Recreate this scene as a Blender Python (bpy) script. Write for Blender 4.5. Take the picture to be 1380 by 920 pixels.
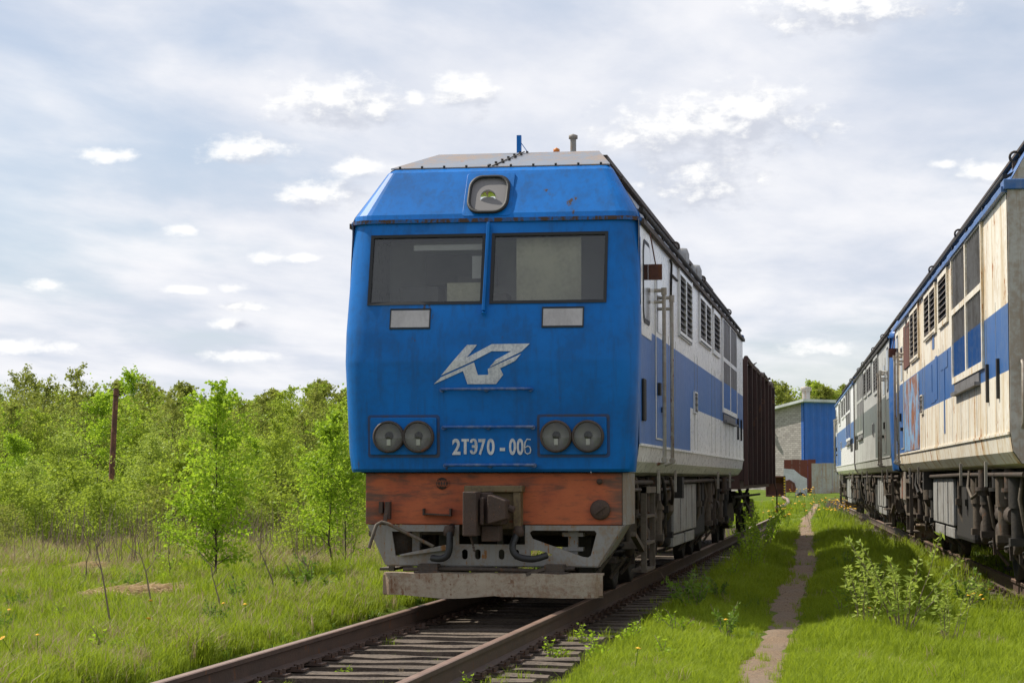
import bpy, bmesh, math, random
import numpy as np
from mathutils import Vector, Matrix, Euler
R = math.radians
PI = math.pi
for o in list(bpy.data.objects): bpy.data.objects.remove(o)
scene = bpy.context.scene
col = scene.collection

# ------------------------------------------------------------------ camera
cam_d = bpy.data.cameras.new('camera'); cam = bpy.data.objects.new('camera', cam_d); col.objects.link(cam)
cam_d.sensor_width = 36.0; cam_d.lens = 75.25; cam_d.clip_start = .1; cam_d.clip_end = 5000
CAM = Vector((3.820, -21.838, 1.347)); YAW = .161434; PITCH = .06363
cam.location = CAM; cam.rotation_euler = (PI/2 + PITCH, 0, YAW)
scene.camera = cam
scene.render.resolution_x = 1024; scene.render.resolution_y = 682
scene.view_settings.view_transform = 'Standard'; scene.view_settings.look = 'None'
scene.view_settings.gamma = 1; scene.view_settings.exposure = 0.18
scene.view_settings.use_curve_mapping = False
scene.cycles.max_bounces = 6; scene.cycles.diffuse_bounces = 3; scene.cycles.glossy_bounces = 3; scene.cycles.transmission_bounces = 4; scene.cycles.transparent_max_bounces = 8

# ------------------------------------------------------------------ node helpers
def nn(nt, t, **kw):
    n = nt.nodes.new(t)
    for k, v in kw.items():
        if k == 'ins':
            for a, b in v.items(): n.inputs[a].default_value = b
        else: setattr(n, k, v)
    return n
def lk(nt, a, b): nt.links.new(a, b)
def mth(nt, op, a, b=None, c=None, clamp=False):
    n = nt.nodes.new('ShaderNodeMath'); n.operation = op; n.use_clamp = clamp
    for i, v in enumerate((a, b, c)):
        if v is None: continue
        if isinstance(v, (int, float)): n.inputs[i].default_value = v
        else: nt.links.new(v, n.inputs[i])
    return n.outputs[0]
def mapr(nt, v, a, b, c=0., d=1., smooth=True):
    n = nt.nodes.new('ShaderNodeMapRange'); n.interpolation_type = 'SMOOTHSTEP' if smooth else 'LINEAR'
    n.clamp = True
    nt.links.new(v, n.inputs[0])
    for i, x in enumerate((a, b, c, d)): n.inputs[1+i].default_value = x
    return n.outputs[0]
def mixc(nt, f, a, b):
    n = nt.nodes.new('ShaderNodeMix'); n.data_type = 'RGBA'
    for s, v in ((n.inputs[0], f), (n.inputs[6], a), (n.inputs[7], b)):
        if isinstance(v, (int, float)): s.default_value = v
        elif isinstance(v, (tuple, list)): s.default_value = (*v[:3], 1)
        else: nt.links.new(v, s)
    return n.outputs[2]

# ------------------------------------------------------------------ sun and sky
SUN_EL = R(52); SUN_AZ = R(-74)          # azimuth from +Y, clockwise; sun stands to the left, a little ahead
sdir = Vector((math.sin(SUN_AZ)*math.cos(SUN_EL), math.cos(SUN_AZ)*math.cos(SUN_EL), math.sin(SUN_EL)))
sl = bpy.data.lights.new('sun', 'SUN'); sl.energy = 5.0; sl.angle = R(.6); sl.color = (1, .94, .82)
so = bpy.data.objects.new('sun', sl); col.objects.link(so)
so.rotation_euler = (-sdir).to_track_quat('-Z', 'Y').to_euler()

world = bpy.data.worlds.new('World'); scene.world = world; world.use_nodes = True
wt = world.node_tree; wt.nodes.clear()
def px_dir(x, y):      # direction of a point of the sky as azimuth / elevation
    f = 2884.4
    fw = Vector((-math.sin(YAW)*math.cos(PITCH), math.cos(YAW)*math.cos(PITCH), math.sin(PITCH)))
    r = Vector((math.cos(YAW), math.sin(YAW), 0)); u = r.cross(fw)
    d = (fw + r*((x-690)/f) - u*((y-460)/f)).normalized()
    return math.atan2(d.x, d.y), math.asin(d.z)
K = 1/2884.4
puffs = [(960,170,125,38),(1010,152,75,34),(900,184,95,26),(945,246,76,32),(455,140,88,28),(500,150,40,14),(628,126,48,22),
         (558,132,14,12),(330,199,58,15),(145,210,40,9),(430,262,50,17),(482,226,42,12),(242,309,20,7),(358,346,24,7),(412,348,26,5),
         (318,388,18,6),(315,437,30,7),(318,413,28,6),(1140,14,120,26),(1330,232,34,12),(1272,222,16,6),(1125,168,24,10),(65,384,28,7),
         (1100,468,40,9),(30,468,60,8),(250,390,30,5),(325,480,44,8)]
PUFF = []
for x, y, w, h in puffs:
    a, e = px_dir(x, y); PUFF.append((a, e, w*K*1.25, h*K*1.35))
rs = random.Random(5)
for i in range(12):     # the same kind of small cumulus goes on all round the sky
    a = rs.uniform(.35, 2*PI-.75); a = a-2*PI if a > PI else a
    e = rs.uniform(.03, .32); w = rs.uniform(10, 110)*K; PUFF.append((a, e, w*1.2, w*.36))
g = bpy.data.node_groups.new('cumulus_field', 'ShaderNodeTree')
g.interface.new_socket('P', in_out='INPUT', socket_type='NodeSocketVector')
g.interface.new_socket('D', in_out='OUTPUT', socket_type='NodeSocketFloat')
gi = g.nodes.new('NodeGroupInput'); go = g.nodes.new('NodeGroupOutput')
acc = None
for a, e, w, h in PUFF:
    s = nn(g, 'ShaderNodeVectorMath', operation='SUBTRACT'); lk(g, gi.outputs[0], s.inputs[0]); s.inputs[1].default_value = (a, e, 0)
    m = nn(g, 'ShaderNodeVectorMath', operation='MULTIPLY'); lk(g, s.outputs[0], m.inputs[0]); m.inputs[1].default_value = (1/w, 1/h, 0)
    l = nn(g, 'ShaderNodeVectorMath', operation='LENGTH'); lk(g, m.outputs[0], l.inputs[0])
    acc = l.outputs['Value'] if acc is None else mth(g, 'SMOOTH_MIN', acc, l.outputs['Value'], .25)
nz = nn(g, 'ShaderNodeTexNoise', ins={'Scale': 70, 'Detail': 8, 'Roughness': .6}); 
mp = nn(g, 'ShaderNodeMapping'); mp.inputs['Scale'].default_value = (1, 1.7, 1); lk(g, gi.outputs[0], mp.inputs[0]); lk(g, mp.outputs[0], nz.inputs[0])
dd = mth(g, 'ADD', mth(g, 'SUBTRACT', 1.12, acc), mth(g, 'MULTIPLY', mth(g, 'SUBTRACT', nz.outputs[0], .5), 2.35))
lk(g, dd, go.inputs[0])

tc = nn(wt, 'ShaderNodeTexCoord'); sep = nn(wt, 'ShaderNodeSeparateXYZ'); lk(wt, tc.outputs['Generated'], sep.inputs[0])
az = mth(wt, 'ARCTAN2', sep.outputs[0], sep.outputs[1]); el = mth(wt, 'ARCSINE', sep.outputs[2])
ae = nn(wt, 'ShaderNodeCombineXYZ'); lk(wt, az, ae.inputs[0]); lk(wt, el, ae.inputs[1])
ae2 = nn(wt, 'ShaderNodeVectorMath', operation='ADD'); lk(wt, ae.outputs[0], ae2.inputs[0]); ae2.inputs[1].default_value = (-.0035, .0085, 0)
f1 = nn(wt, 'ShaderNodeGroup'); f1.node_tree = g; lk(wt, ae.outputs[0], f1.inputs[0])
f2 = nn(wt, 'ShaderNodeGroup'); f2.node_tree = g; lk(wt, ae2.outputs[0], f2.inputs[0])
cmask = mapr(wt, f1.outputs[0], .0, .9)
clit = mapr(wt, mth(wt, 'SUBTRACT', f1.outputs[0], f2.outputs[0]), -.25, .75)
# high veil of stratus on a plane overhead
zc = mth(wt, 'ADD', mth(wt, 'MAXIMUM', sep.outputs[2], 0.0), .09)
pv = nn(wt, 'ShaderNodeCombineXYZ'); lk(wt, mth(wt, 'DIVIDE', sep.outputs[0], zc), pv.inputs[0]); lk(wt, mth(wt, 'DIVIDE', sep.outputs[1], zc), pv.inputs[1])
m1 = nn(wt, 'ShaderNodeMapping'); lk(wt, pv.outputs[0], m1.inputs[0]); m1.inputs['Rotation'].default_value = (0, 0, .35); m1.inputs['Scale'].default_value = (.55, .42, 1); m1.inputs['Location'].default_value = (4.3, 2.6, 0)
n1 = nn(wt, 'ShaderNodeTexNoise', ins={'Scale': 1.0, 'Detail': 6, 'Roughness': .5, 'Distortion': .1}); lk(wt, m1.outputs[0], n1.inputs[0])
m2 = nn(wt, 'ShaderNodeMapping'); lk(wt, pv.outputs[0], m2.inputs[0]); m2.inputs['Rotation'].default_value = (0, 0, -.5); m2.inputs['Scale'].default_value = (1.7, .9, 1)
n2 = nn(wt, 'ShaderNodeTexNoise', ins={'Scale': 1.3, 'Detail': 7, 'Roughness': .56, 'Distortion': .15}); lk(wt, m2.outputs[0], n2.inputs[0])
nzv = mth(wt, 'ADD', mth(wt, 'MULTIPLY', n1.outputs[0], .7), mth(wt, 'MULTIPLY', n2.outputs[0], .3))
veil = mapr(wt, nzv, .40, .56, .58, .98)
vcol = mixc(wt, mapr(wt, n2.outputs[0], .3, .72), (.62, .665, .765), (.87, .87, .90))
sky = nn(wt, 'ShaderNodeTexSky', sky_type='NISHITA', sun_disc=False, sun_elevation=SUN_EL, sun_rotation=SUN_AZ)
sky.altitude = 150; sky.dust_density = .6; sky.ozone_density = 2.0
bs = nn(wt, 'ShaderNodeBackground', ins={'Strength': .10}); lk(wt, sky.outputs[0], bs.inputs[0])
bv = nn(wt, 'ShaderNodeBackground', ins={'Strength': .98}); lk(wt, vcol, bv.inputs[0])
bc = nn(wt, 'ShaderNodeBackground', ins={'Strength': 1.0}); lk(wt, mixc(wt, clit, (.55, .58, .66), (1.0, .99, .97)), bc.inputs[0])
x1 = nn(wt, 'ShaderNodeMixShader'); lk(wt, veil, x1.inputs[0]); lk(wt, bs.outputs[0], x1.inputs[1]); lk(wt, bv.outputs[0], x1.inputs[2])
x2 = nn(wt, 'ShaderNodeMixShader'); lk(wt, mth(wt, 'MULTIPLY', cmask, .84), x2.inputs[0]); lk(wt, x1.outputs[0], x2.inputs[1]); lk(wt, bc.outputs[0], x2.inputs[2])
wo = nn(wt, 'ShaderNodeOutputWorld'); lk(wt, x2.outputs[0], wo.inputs[0])

# ------------------------------------------------------------------ materials
MATS = {}
def new_mat(name):
    m = bpy.data.materials.new(name); m.use_nodes = True; nt = m.node_tree
    MATS[name] = m
    return m, nt, nt.nodes['Principled BSDF']
def ocoord(nt, scale=(1, 1, 1)):
    t = nn(nt, 'ShaderNodeTexCoord'); p = nn(nt, 'ShaderNodeMapping'); lk(nt, t.outputs['Object'], p.inputs[0]); p.inputs['Scale'].default_value = scale
    return p.outputs[0]
def noise(nt, vec, scale, detail=5, rough=.55):
    n = nn(nt, 'ShaderNodeTexNoise', ins={'Scale': scale, 'Detail': detail, 'Roughness': rough}); lk(nt, vec, n.inputs[0]); return n.outputs[0]
def paint(name, c, rough=.4, dirt=(.12, .09, .06), d_amt=.5, streak=.5, rust=0.,  rustc=(.16, .055, .022), fade=None, bump=.0, wavy=0., metal=0., spec=.5, ts=1.):
    m, nt, b = new_mat(name)
    v1 = ocoord(nt); vs = ocoord(nt, (5*ts, 5*ts, .35*ts) if name[:4] not in ('side', 'crea') else ((2.4, 2.4, .12) if name[0] == 's' else (1.7, 1.7, .22)))
    big = noise(nt, v1, 1.3*ts, 6, .6); fine = noise(nt, v1, 14*ts, 6, .65); st = noise(nt, vs, 2.2, 6, .7)
    base = mixc(nt, mapr(nt, big, .3, .7), c, fade if fade else tuple(x*.86 for x in c))
    base = mixc(nt, mth(nt, 'MULTIPLY', mapr(nt, st, .47, .66), streak), base, dirt)
    base = mixc(nt, mth(nt, 'MULTIPLY', mapr(nt, mth(nt, 'ADD', mth(nt, 'MULTIPLY', big, .5), mth(nt, 'MULTIPLY', fine, .5)), .46, .60), d_amt), base, dirt)
    if name in ('wood_sleeper', 'wagon_brown'):          # no two boards weather alike
        oi = nn(nt, 'ShaderNodeObjectInfo'); base = mixc(nt, mth(nt, 'MULTIPLY', oi.outputs['Random'], .6), base, tuple(x*.45 for x in c) if name == 'wood_sleeper' else (.10, .05, .042))
    if rust > 0:
        rm = mapr(nt, mth(nt, 'ADD', mth(nt, 'MULTIPLY', noise(nt, v1, 3.1*ts, 8, .7), .6), mth(nt, 'MULTIPLY', st, .4)), .615-.22*rust, .645-.18*rust)
        base = mixc(nt, rm, base, rustc)
        lk(nt, mth(nt, 'ADD', rough, mth(nt, 'MULTIPLY', rm, .9-rough), clamp=True), b.inputs['Roughness'])
    else:
        lk(nt, mth(nt, 'ADD', rough-.06, mth(nt, 'MULTIPLY', fine, .22), clamp=True), b.inputs['Roughness'])
    lk(nt, base, b.inputs['Base Color']); b.inputs['Metallic'].default_value = metal; b.inputs['Specular IOR Level'].default_value = spec
    if bump or wavy:
        hv = mth(nt, 'MULTIPLY', fine, bump)
        if wavy: hv = mth(nt, 'ADD', hv, mth(nt, 'MULTIPLY', noise(nt, ocoord(nt, (2.2, 2.2, .5)), 1.2, 2), wavy))
        bn = nn(nt, 'ShaderNodeBump', ins={'Strength': 1.0, 'Distance': .02}); lk(nt, hv, bn.inputs['Height']); lk(nt, bn.outputs[0], b.inputs['Normal'])
    return m
def plain(name, c, rough=.5, metal=0., spec=.5):
    m, nt, b = new_mat(name); b.inputs['Base Color'].default_value = (*c, 1); b.inputs['Roughness'].default_value = rough
    b.inputs['Metallic'].default_value = metal; b.inputs['Specular IOR Level'].default_value = spec
    return m
paint('cab_blue', (.0, .145, .50), .44, (.012, .07, .19), .28, .38, .03, (.07, .05, .045), fade=(.0, .112, .39), wavy=.10, spec=.22)
paint('lip_blue', (.0, .12, .42), .5, (.05, .05, .06), .7, .4, .62, (.085, .05, .035), spec=.35, ts=2.5)
paint('side_blue', (.003, .12, .42), .34, (.12, .18, .34), .10, .30, .0, wavy=.3, spec=.18)
paint('side_white', (.82, .815, .80), .24, (.55, .53, .50), .08, .30, .0, (.20, .10, .05), wavy=.5)
paint('cream_white', (.84, .78, .65), .45, (.55, .38, .17), .45, .80, .16, (.36, .15, .045), fade=(.84, .81, .74), wavy=.25)
paint('old_blue', (.02, .115, .36), .42, (.16, .22, .34), .3, .45, .03, (.25, .09, .03), wavy=.25)
paint('pale_grey', (.50, .50, .47), .45, (.24, .23, .20), .5, .6, .10, wavy=.3)
paint('dark_grey', (.10, .12, .11), .45, (.2, .2, .17), .4, .5, .1, wavy=.3)
paint('roof_grey', (.17, .20, .25), .5, (.30, .19, .10), .6, .1, .14, (.28, .13, .05))
paint('end_grey', (.46, .44, .41), .5, (.24, .15, .08), .5, .6, .14)  # white end paint with its shade put into the grey, plus stains and rust
def beammat():
    m, nt, b = new_mat('beam_orange'); v = ocoord(nt); h = ocoord(nt, (1.3, 1.3, 7)); n1 = noise(nt, h, 2.4, 8, .68); n2 = noise(nt, v, 1.6, 5, .6); n3 = noise(nt, h, 9, 6, .7)
    c = mixc(nt, mapr(nt, n2, .35, .65), (.47, .125, .05), (.36, .085, .04))
    c = mixc(nt, mth(nt, 'MULTIPLY', mapr(nt, mth(nt, 'ADD', mth(nt, 'MULTIPLY', n1, .6), mth(nt, 'MULTIPLY', n2, .4)), .46, .62), .78), c, (.10, .06, .042))
    c = mixc(nt, mth(nt, 'MULTIPLY', mapr(nt, n3, .55, .7), .6), c, (.11, .06, .04))
    sp = nn(nt, 'ShaderNodeSeparateXYZ'); lk(nt, v, sp.inputs[0])
    e = mth(nt, 'ADD', mth(nt, 'ABSOLUTE', sp.outputs[0]), mth(nt, 'MULTIPLY', mth(nt, 'SUBTRACT', n1, .5), .9))
    c = mixc(nt, mth(nt, 'MULTIPLY', mapr(nt, e, 1.05, 1.42), .8), c, (.10, .07, .055))
    lk(nt, c, b.inputs['Base Color']); b.inputs['Roughness'].default_value = .7; b.inputs['Specular IOR Level'].default_value = .3
beammat()
paint('plow_grey', (.26, .25, .235), .6, (.22, .14, .07), .6, .35, .22, (.26, .12, .04), ts=2.)
paint('bumper_tan', (.37, .31, .23), .7, (.22, .13, .075), .7, .2, .3, (.17, .085, .045), bump=.5, ts=2.)
paint('gear_brown', (.075, .055, .042), .75, (.035, .027, .02), .7, .3, .25, (.12, .06, .03), bump=.3, ts=2.)
paint('gear_tan', (.13, .105, .078), .7, (.07, .05, .035), .7, .5, .25, (.14, .07, .035), bump=.2, ts=2.)
paint('gear_dark', (.022, .02, .018), .7, (.05, .04, .03), .5, .3, bump=.2, ts=2.)
paint('panel_grey', (.36, .36, .35), .55, (.16, .13, .10), .5, .6, .12, ts=2.)
paint('coupler_rust', (.075, .045, .032), .75, (.05, .035, .028), .7, .2, .2, (.17, .08, .04), bump=.4, ts=3.)
paint('handrail_blue', (.01, .09, .33), .4, (.30, .30, .30), .4, .2)
paint('handrail_grey', (.42, .39, .34), .5, (.2, .13, .08), .5, .3, .2)
paint('marking_white', (.62, .62, .63), .5, (.22, .24, .30), .5, .4, ts=3.)
paint('plate_grey', (.46, .43, .43), .5, (.3, .27, .27), .3, .3, ts=3.)
paint('seam_soft', (.42, .40, .36), .5, (.2, .17, .13), .5, .4)
plain('rubber', (.012, .012, .013), .6); plain('seam_dark', (.02, .025, .03), .7); plain('hose_black', (.016, .016, .017), .55)
plain('chrome_dull', (.55, .55, .52), .35, .8); plain('interior', (.30, .30, .29), .8); paint('cream_board', (.85, .82, .62), .8, (.55, .52, .40), .5, .3, ts=2.)
plain('interior_pale', (.62, .63, .62), .8)
paint('louvre_dark', (.045, .035, .03), .6, (.10, .06, .04), .5, .3, .2)
paint('shutter_grey', (.19, .185, .185), .5, (.08, .07, .06), .5, .8)
paint('rail_side', (.085, .050, .034), .7, (.05, .033, .025), .6, 0, .2, (.15, .07, .035), bump=.2, ts=2.)
paint('rail_head', (.30, .20, .15), .42, (.20, .12, .08), .5, 0, metal=.35, ts=2.)
paint('wood_sleeper', (.15, .115, .086), .85, (.045, .034, .028), .8, 0, bump=.8, ts=2.)
paint('wagon_brown', (.060, .026, .022), .65, (.025, .017, .015), .6, .7, .2, (.13, .065, .04), wavy=.4)
paint('gate_brown', (.17, .035, .018), .6, (.1, .03, .02), .4, .5)
paint('sheet_grey', (.42, .41, .39), .55, (.33, .20, .11), .5, .7, .16, (.26, .12, .05), ts=1.)
paint('wall_blue', (.008, .12, .50), .45, (.01, .08, .33), .3, .3)
paint('roof_white', (.62, .64, .66), .5, (.35, .34, .32), .4, .2)
paint('rust_pole', (.15, .06, .035), .8, (.05, .03, .025), .7, .3, .4, (.22, .10, .06), ts=2.)
plain('stripe_yellow', (.65, .40, .02), .6); plain('amber', (.55, .17, .02), .5); plain('tyre', (.02, .02, .02), .8)
def wallmat():
    m, nt, b = new_mat('white_brick'); br = nn(nt, 'ShaderNodeTexBrick'); v = ocoord(nt, (1, 1, 1))
    t = nn(nt, 'ShaderNodeSeparateXYZ'); lk(nt, v, t.inputs[0]); c = nn(nt, 'ShaderNodeCombineXYZ'); lk(nt, t.outputs[0], c.inputs[0]); lk(nt, t.outputs[2], c.inputs[1]); lk(nt, c.outputs[0], br.inputs[0])
    for k, x in {'Color1': (.44, .40, .385, 1), 'Color2': (.30, .27, .26, 1), 'Mortar': (.20, .185, .18, 1), 'Scale': 1., 'Mortar Size': .012, 'Brick Width': .30, 'Row Height': .12}.items(): br.inputs[k].default_value = x
    lk(nt, br.outputs[0], b.inputs['Base Color']); b.inputs['Roughness'].default_value = .9
wallmat()
def glassmat(name, tint, refl, haze):
    m, nt, b = new_mat(name); nt.nodes.remove(b); out = nt.nodes['Material Output']
    tr = nn(nt, 'ShaderNodeBsdfTransparent'); tr.inputs[0].default_value = (*tint, 1)
    gl = nn(nt, 'ShaderNodeBsdfGlossy', ins={'Roughness': .06}); df = nn(nt, 'ShaderNodeBsdfDiffuse'); df.inputs[0].default_value = (.24, .235, .23, 1)
    fr = nn(nt, 'ShaderNodeFresnel', ins={'IOR': 1.5}); v = ocoord(nt)
    a = nn(nt, 'ShaderNodeMixShader'); lk(nt, mapr(nt, noise(nt, v, 2.5, 6, .65), .3, .75, haze*.5, haze*1.3), a.inputs[0]); lk(nt, tr.outputs[0], a.inputs[1]); lk(nt, df.outputs[0], a.inputs[2])
    c = nn(nt, 'ShaderNodeMixShader'); lk(nt, mth(nt, 'MULTIPLY', fr.outputs[0], refl), c.inputs[0]); lk(nt, a.outputs[0], c.inputs[1]); lk(nt, gl.outputs[0], c.inputs[2])
    lk(nt, c.outputs[0], out.inputs[0])
glassmat('windscreen_glass', (.88, .88, .86), 1.2, .08); glassmat('lamp_glass', (.9, .9, .88), .8, .15)
def leafmat(name, c1, c2, trans=.45, rough=.5):
    m, nt, b = new_mat(name); out = nt.nodes['Material Output']
    oi = nn(nt, 'ShaderNodeObjectInfo'); ge = nn(nt, 'ShaderNodeNewGeometry')
    at = nn(nt, 'ShaderNodeAttribute'); at.attribute_name = 'tone'
    p = nn(nt, 'ShaderNodeMapping'); lk(nt, ge.outputs['Position'], p.inputs[0])
    f = mth(nt, 'ADD', mth(nt, 'MULTIPLY', at.outputs['Fac'], .55), mth(nt, 'ADD', mth(nt, 'MULTIPLY', oi.outputs['Random'], .25), mth(nt, 'MULTIPLY', mapr(nt, noise(nt, p.outputs[0], .5, 3), .35, .65), .2)))
    c = mixc(nt, f, c1, c2); lk(nt, c, b.inputs['Base Color']); b.inputs['Roughness'].default_value = rough; b.inputs['Specular IOR Level'].default_value = .18
    tl = nn(nt, 'ShaderNodeBsdfTranslucent'); lk(nt, mixc(nt, .35, c, tuple(min(1, x*1.5) for x in c2)), tl.inputs[0])
    mx = nn(nt, 'ShaderNodeMixShader'); mx.inputs[0].default_value = trans; lk(nt, b.outputs[0], mx.inputs[1]); lk(nt, tl.outputs[0], mx.inputs[2]); lk(nt, mx.outputs[0], out.inputs[0])
leafmat('birch_leaf', (.17, .28, .018), (.40, .55, .04), .5, .5)
leafmat('thicket_leaf', (.17, .25, .024), (.37, .45, .05), .5, .6)
leafmat('olive_leaf', (.17, .20, .035), (.31, .34, .06), .45, .6)
leafmat('willow_leaf', (.20, .29, .04), (.44, .52, .09), .42, .45)
leafmat('weed_leaf', (.09, .16, .02), (.20, .31, .04), .4)
leafmat('conifer_leaf', (.03, .06, .022), (.07, .11, .04), .2)
leafmat('grass_blade', (.135, .20, .010), (.33, .41, .026), .45, .6)
leafmat('dry_blade', (.28, .21, .11), (.42, .33, .19), .3)
leafmat('twig_brown', (.20, .15, .11), (.30, .235, .175), .1)
plain('straw', (.60, .46, .27), .8)
plain('petal_yellow', (.80, .45, .01), .6)
paint('bark', (.10, .075, .055), .85, (.04, .03, .025), .6, .2, ts=3.)

# ------------------------------------------------------------------ mesh helpers
class MB:
    def __init__(s): s.v = []; s.f = []; s.mi = []; s.sm = []
    def add(s, vs, fs, mi=0, sm=False):
        o = len(s.v); s.v += [tuple(v) for v in vs]
        for f in fs: s.f.append(tuple(o+i for i in f)); s.mi.append(mi); s.sm.append(sm)
        return s
    def box(s, x0, x1, y0, y1, z0, z1, mi=0):
        return s.add([(x, y, z) for z in (z0, z1) for y in (y0, y1) for x in (x0, x1)],
                     [(0, 2, 3, 1), (4, 5, 7, 6), (0, 1, 5, 4), (2, 6, 7, 3), (0, 4, 6, 2), (1, 3, 7, 5)], mi)
    def bar(s, a, b, w, h, mi=0, up=(0, 0, 1)):
        a = Vector(a); b = Vector(b); d = (b-a).normalized(); u = Vector(up)
        if abs(d.dot(u)) > .95: u = Vector((0, 1, 0))
        r = d.cross(u).normalized()*w/2; u = r.cross(d).normalized()*h/2
        vs = [p+i*r+j*u for p in (a, b) for j in (-1, 1) for i in (-1, 1)]
        return s.add(vs, [(0, 1, 3, 2), (4, 6, 7, 5), (0, 4, 5, 1), (2, 3, 7, 6), (0, 2, 6, 4), (1, 5, 7, 3)], mi)
    def cyl(s, a, b, r, r2=None, n=14, cap=True, mi=0, sm=True):
        return s.tube([a, b], [r, r if r2 is None else r2], n, cap, mi, sm)
    def tube(s, pts, rad, n=8, cap=True, mi=0, sm=True):
        P = [Vector(p) for p in pts]; k = len(P)
        if not isinstance(rad, (list, tuple)): rad = [rad]*k
        vs = []; ref = None
        for i in range(k):
            d = (P[min(i+1, k-1)]-P[max(i-1, 0)]).normalized()
            if ref is None: ref = Vector((0, 0, 1)) if abs(d.z) < .9 else Vector((1, 0, 0))
            a = d.cross(ref).normalized(); b = d.cross(a).normalized(); ref = a.cross(d) if abs(a.cross(d).length) > .1 else ref
            for j in range(n):
                t = 2*PI*j/n; vs.append(P[i]+rad[i]*(math.cos(t)*a+math.sin(t)*b))
        fs = [(i*n+j, i*n+(j+1) % n, (i+1)*n+(j+1) % n, (i+1)*n+j) for i in range(k-1) for j in range(n)]
        s.add(vs, fs, mi, sm)
        if cap:
            s.add(vs[:n], [tuple(reversed(range(n)))], mi, False); s.add(vs[-n:], [tuple(range(n))], mi, False)
        return s
    def prism(s, pts, fn, a, b, mi=0):      # closed outline pushed from a to b; fn(u, v, t) gives the point
        n = len(pts)
        return s.add([fn(u, v, a) for u, v in pts]+[fn(u, v, b) for u, v in pts],
                     [tuple(range(n))[::-1], tuple(range(n, 2*n))]+[(i, (i+1) % n, n+(i+1) % n, n+i) for i in range(n)], mi)
    def lathe(s, prof, c, axis='z', n=20, mi=0, sm=True):
        c = Vector(c); vs = []
        for r, h in prof:
            for j in range(n):
                t = 2*PI*j/n; u, v = r*math.cos(t), r*math.sin(t)
                vs.append(c+Vector({'z': (u, v, h), 'y': (u, h, v), 'x': (h, u, v)}[axis]))
        return s.add(vs, [(i*n+j, i*n+(j+1) % n, (i+1)*n+(j+1) % n, (i+1)*n+j) for i in range(len(prof)-1) for j in range(n)], mi, sm)
    def spring(s, c, r, h, turns, wr, mi=0):
        n = turns*10
        return s.tube([(c[0]+r*math.cos(2*PI*i/10), c[1]+r*math.sin(2*PI*i/10), c[2]+h*i/n) for i in range(n+1)], wr, 5, mi=mi)
    def build(s, name, mat, parent=None, bevel=0., smooth=False):
        me = bpy.data.meshes.new(name); me.from_pydata(s.v, [], s.f)
        for m in (mat if isinstance(mat, (list, tuple)) else [mat]): me.materials.append(MATS[m])
        me.polygons.foreach_set('material_index', s.mi); me.polygons.foreach_set('use_smooth', [True]*len(s.f) if smooth else s.sm)
        bm = bmesh.new(); bm.from_mesh(me); bmesh.ops.recalc_face_normals(bm, faces=bm.faces); bm.to_mesh(me); bm.free()
        me.update()
        return link(name, me, parent, bevel)
def link(name, me, parent=None, bevel=0.):
    o = bpy.data.objects.new(name, me); col.objects.link(o); o.parent = parent
    if bevel:
        b = o.modifiers.new('bevel', 'BEVEL'); b.width = bevel; b.segments = 2; b.limit_method = 'ANGLE'; b.angle_limit = R(35)
    return o
def thing(name, label, cat, loc=(0, 0, 0), rz=0, group=None):
    o = bpy.data.objects.new(name, None); col.objects.link(o); o.location = loc; o.rotation_euler = (0, 0, rz); o.empty_display_size = .2
    return tag(o, label, cat, group)
def tag(o, label=None, cat=None, group=None, kind=None):
    for k, v in (('label', label), ('category', cat), ('group', group), ('kind', kind)):
        if v: o[k] = v
    return o
def copy_tree(o, parent=None):
    c = o.copy(); col.objects.link(c); c.parent = parent
    for ch in o.children: copy_tree(ch, c)
    return c
def curve_mesh(loops, depth, body=None, size=1., sx=1.):   # filled outline with holes, or text, as verts/faces with (u, v, t)
    if body is None:
        cu = bpy.data.curves.new('outline', 'CURVE'); cu.dimensions = '2D'; cu.fill_mode = 'BOTH'
        for lp in loops:
            s = cu.splines.new('POLY'); s.points.add(len(lp)-1); s.use_cyclic_u = True
            for p, q in zip(s.points, lp): p.co = (q[0], q[1], 0, 1)
    else:
        cu = bpy.data.curves.new('outline', 'FONT'); cu.body = body; cu.size = size; cu.align_x = 'LEFT'; cu.offset = .006
    cu.extrude = depth/2
    o = bpy.data.objects.new('outline', cu); col.objects.link(o)
    bpy.context.view_layer.update()
    me = bpy.data.meshes.new_from_object(o.evaluated_get(bpy.context.evaluated_depsgraph_get()))
    vs = [tuple(v.co) for v in me.vertices]; fs = [tuple(p.vertices) for p in me.polygons]
    bpy.data.objects.remove(o); bpy.data.curves.remove(cu); bpy.data.meshes.remove(me)
    return vs, fs
def rrect(cx, cz, w, h, r, n=5):
    pts = []
    for qx, qz, a0 in ((1, 1, 0), (-1, 1, 90), (-1, -1, 180), (1, -1, 270)):
        for i in range(n+1):
            a = R(a0+90*i/n); pts.append((cx+qx*(w/2-r)+r*math.cos(a), cz+qz*(h/2-r)+r*math.sin(a)))
    return pts
def ss(a, b, x):
    t = np.clip((x-a)/(b-a), 0, 1); return t*t*(3-2*t)

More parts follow.
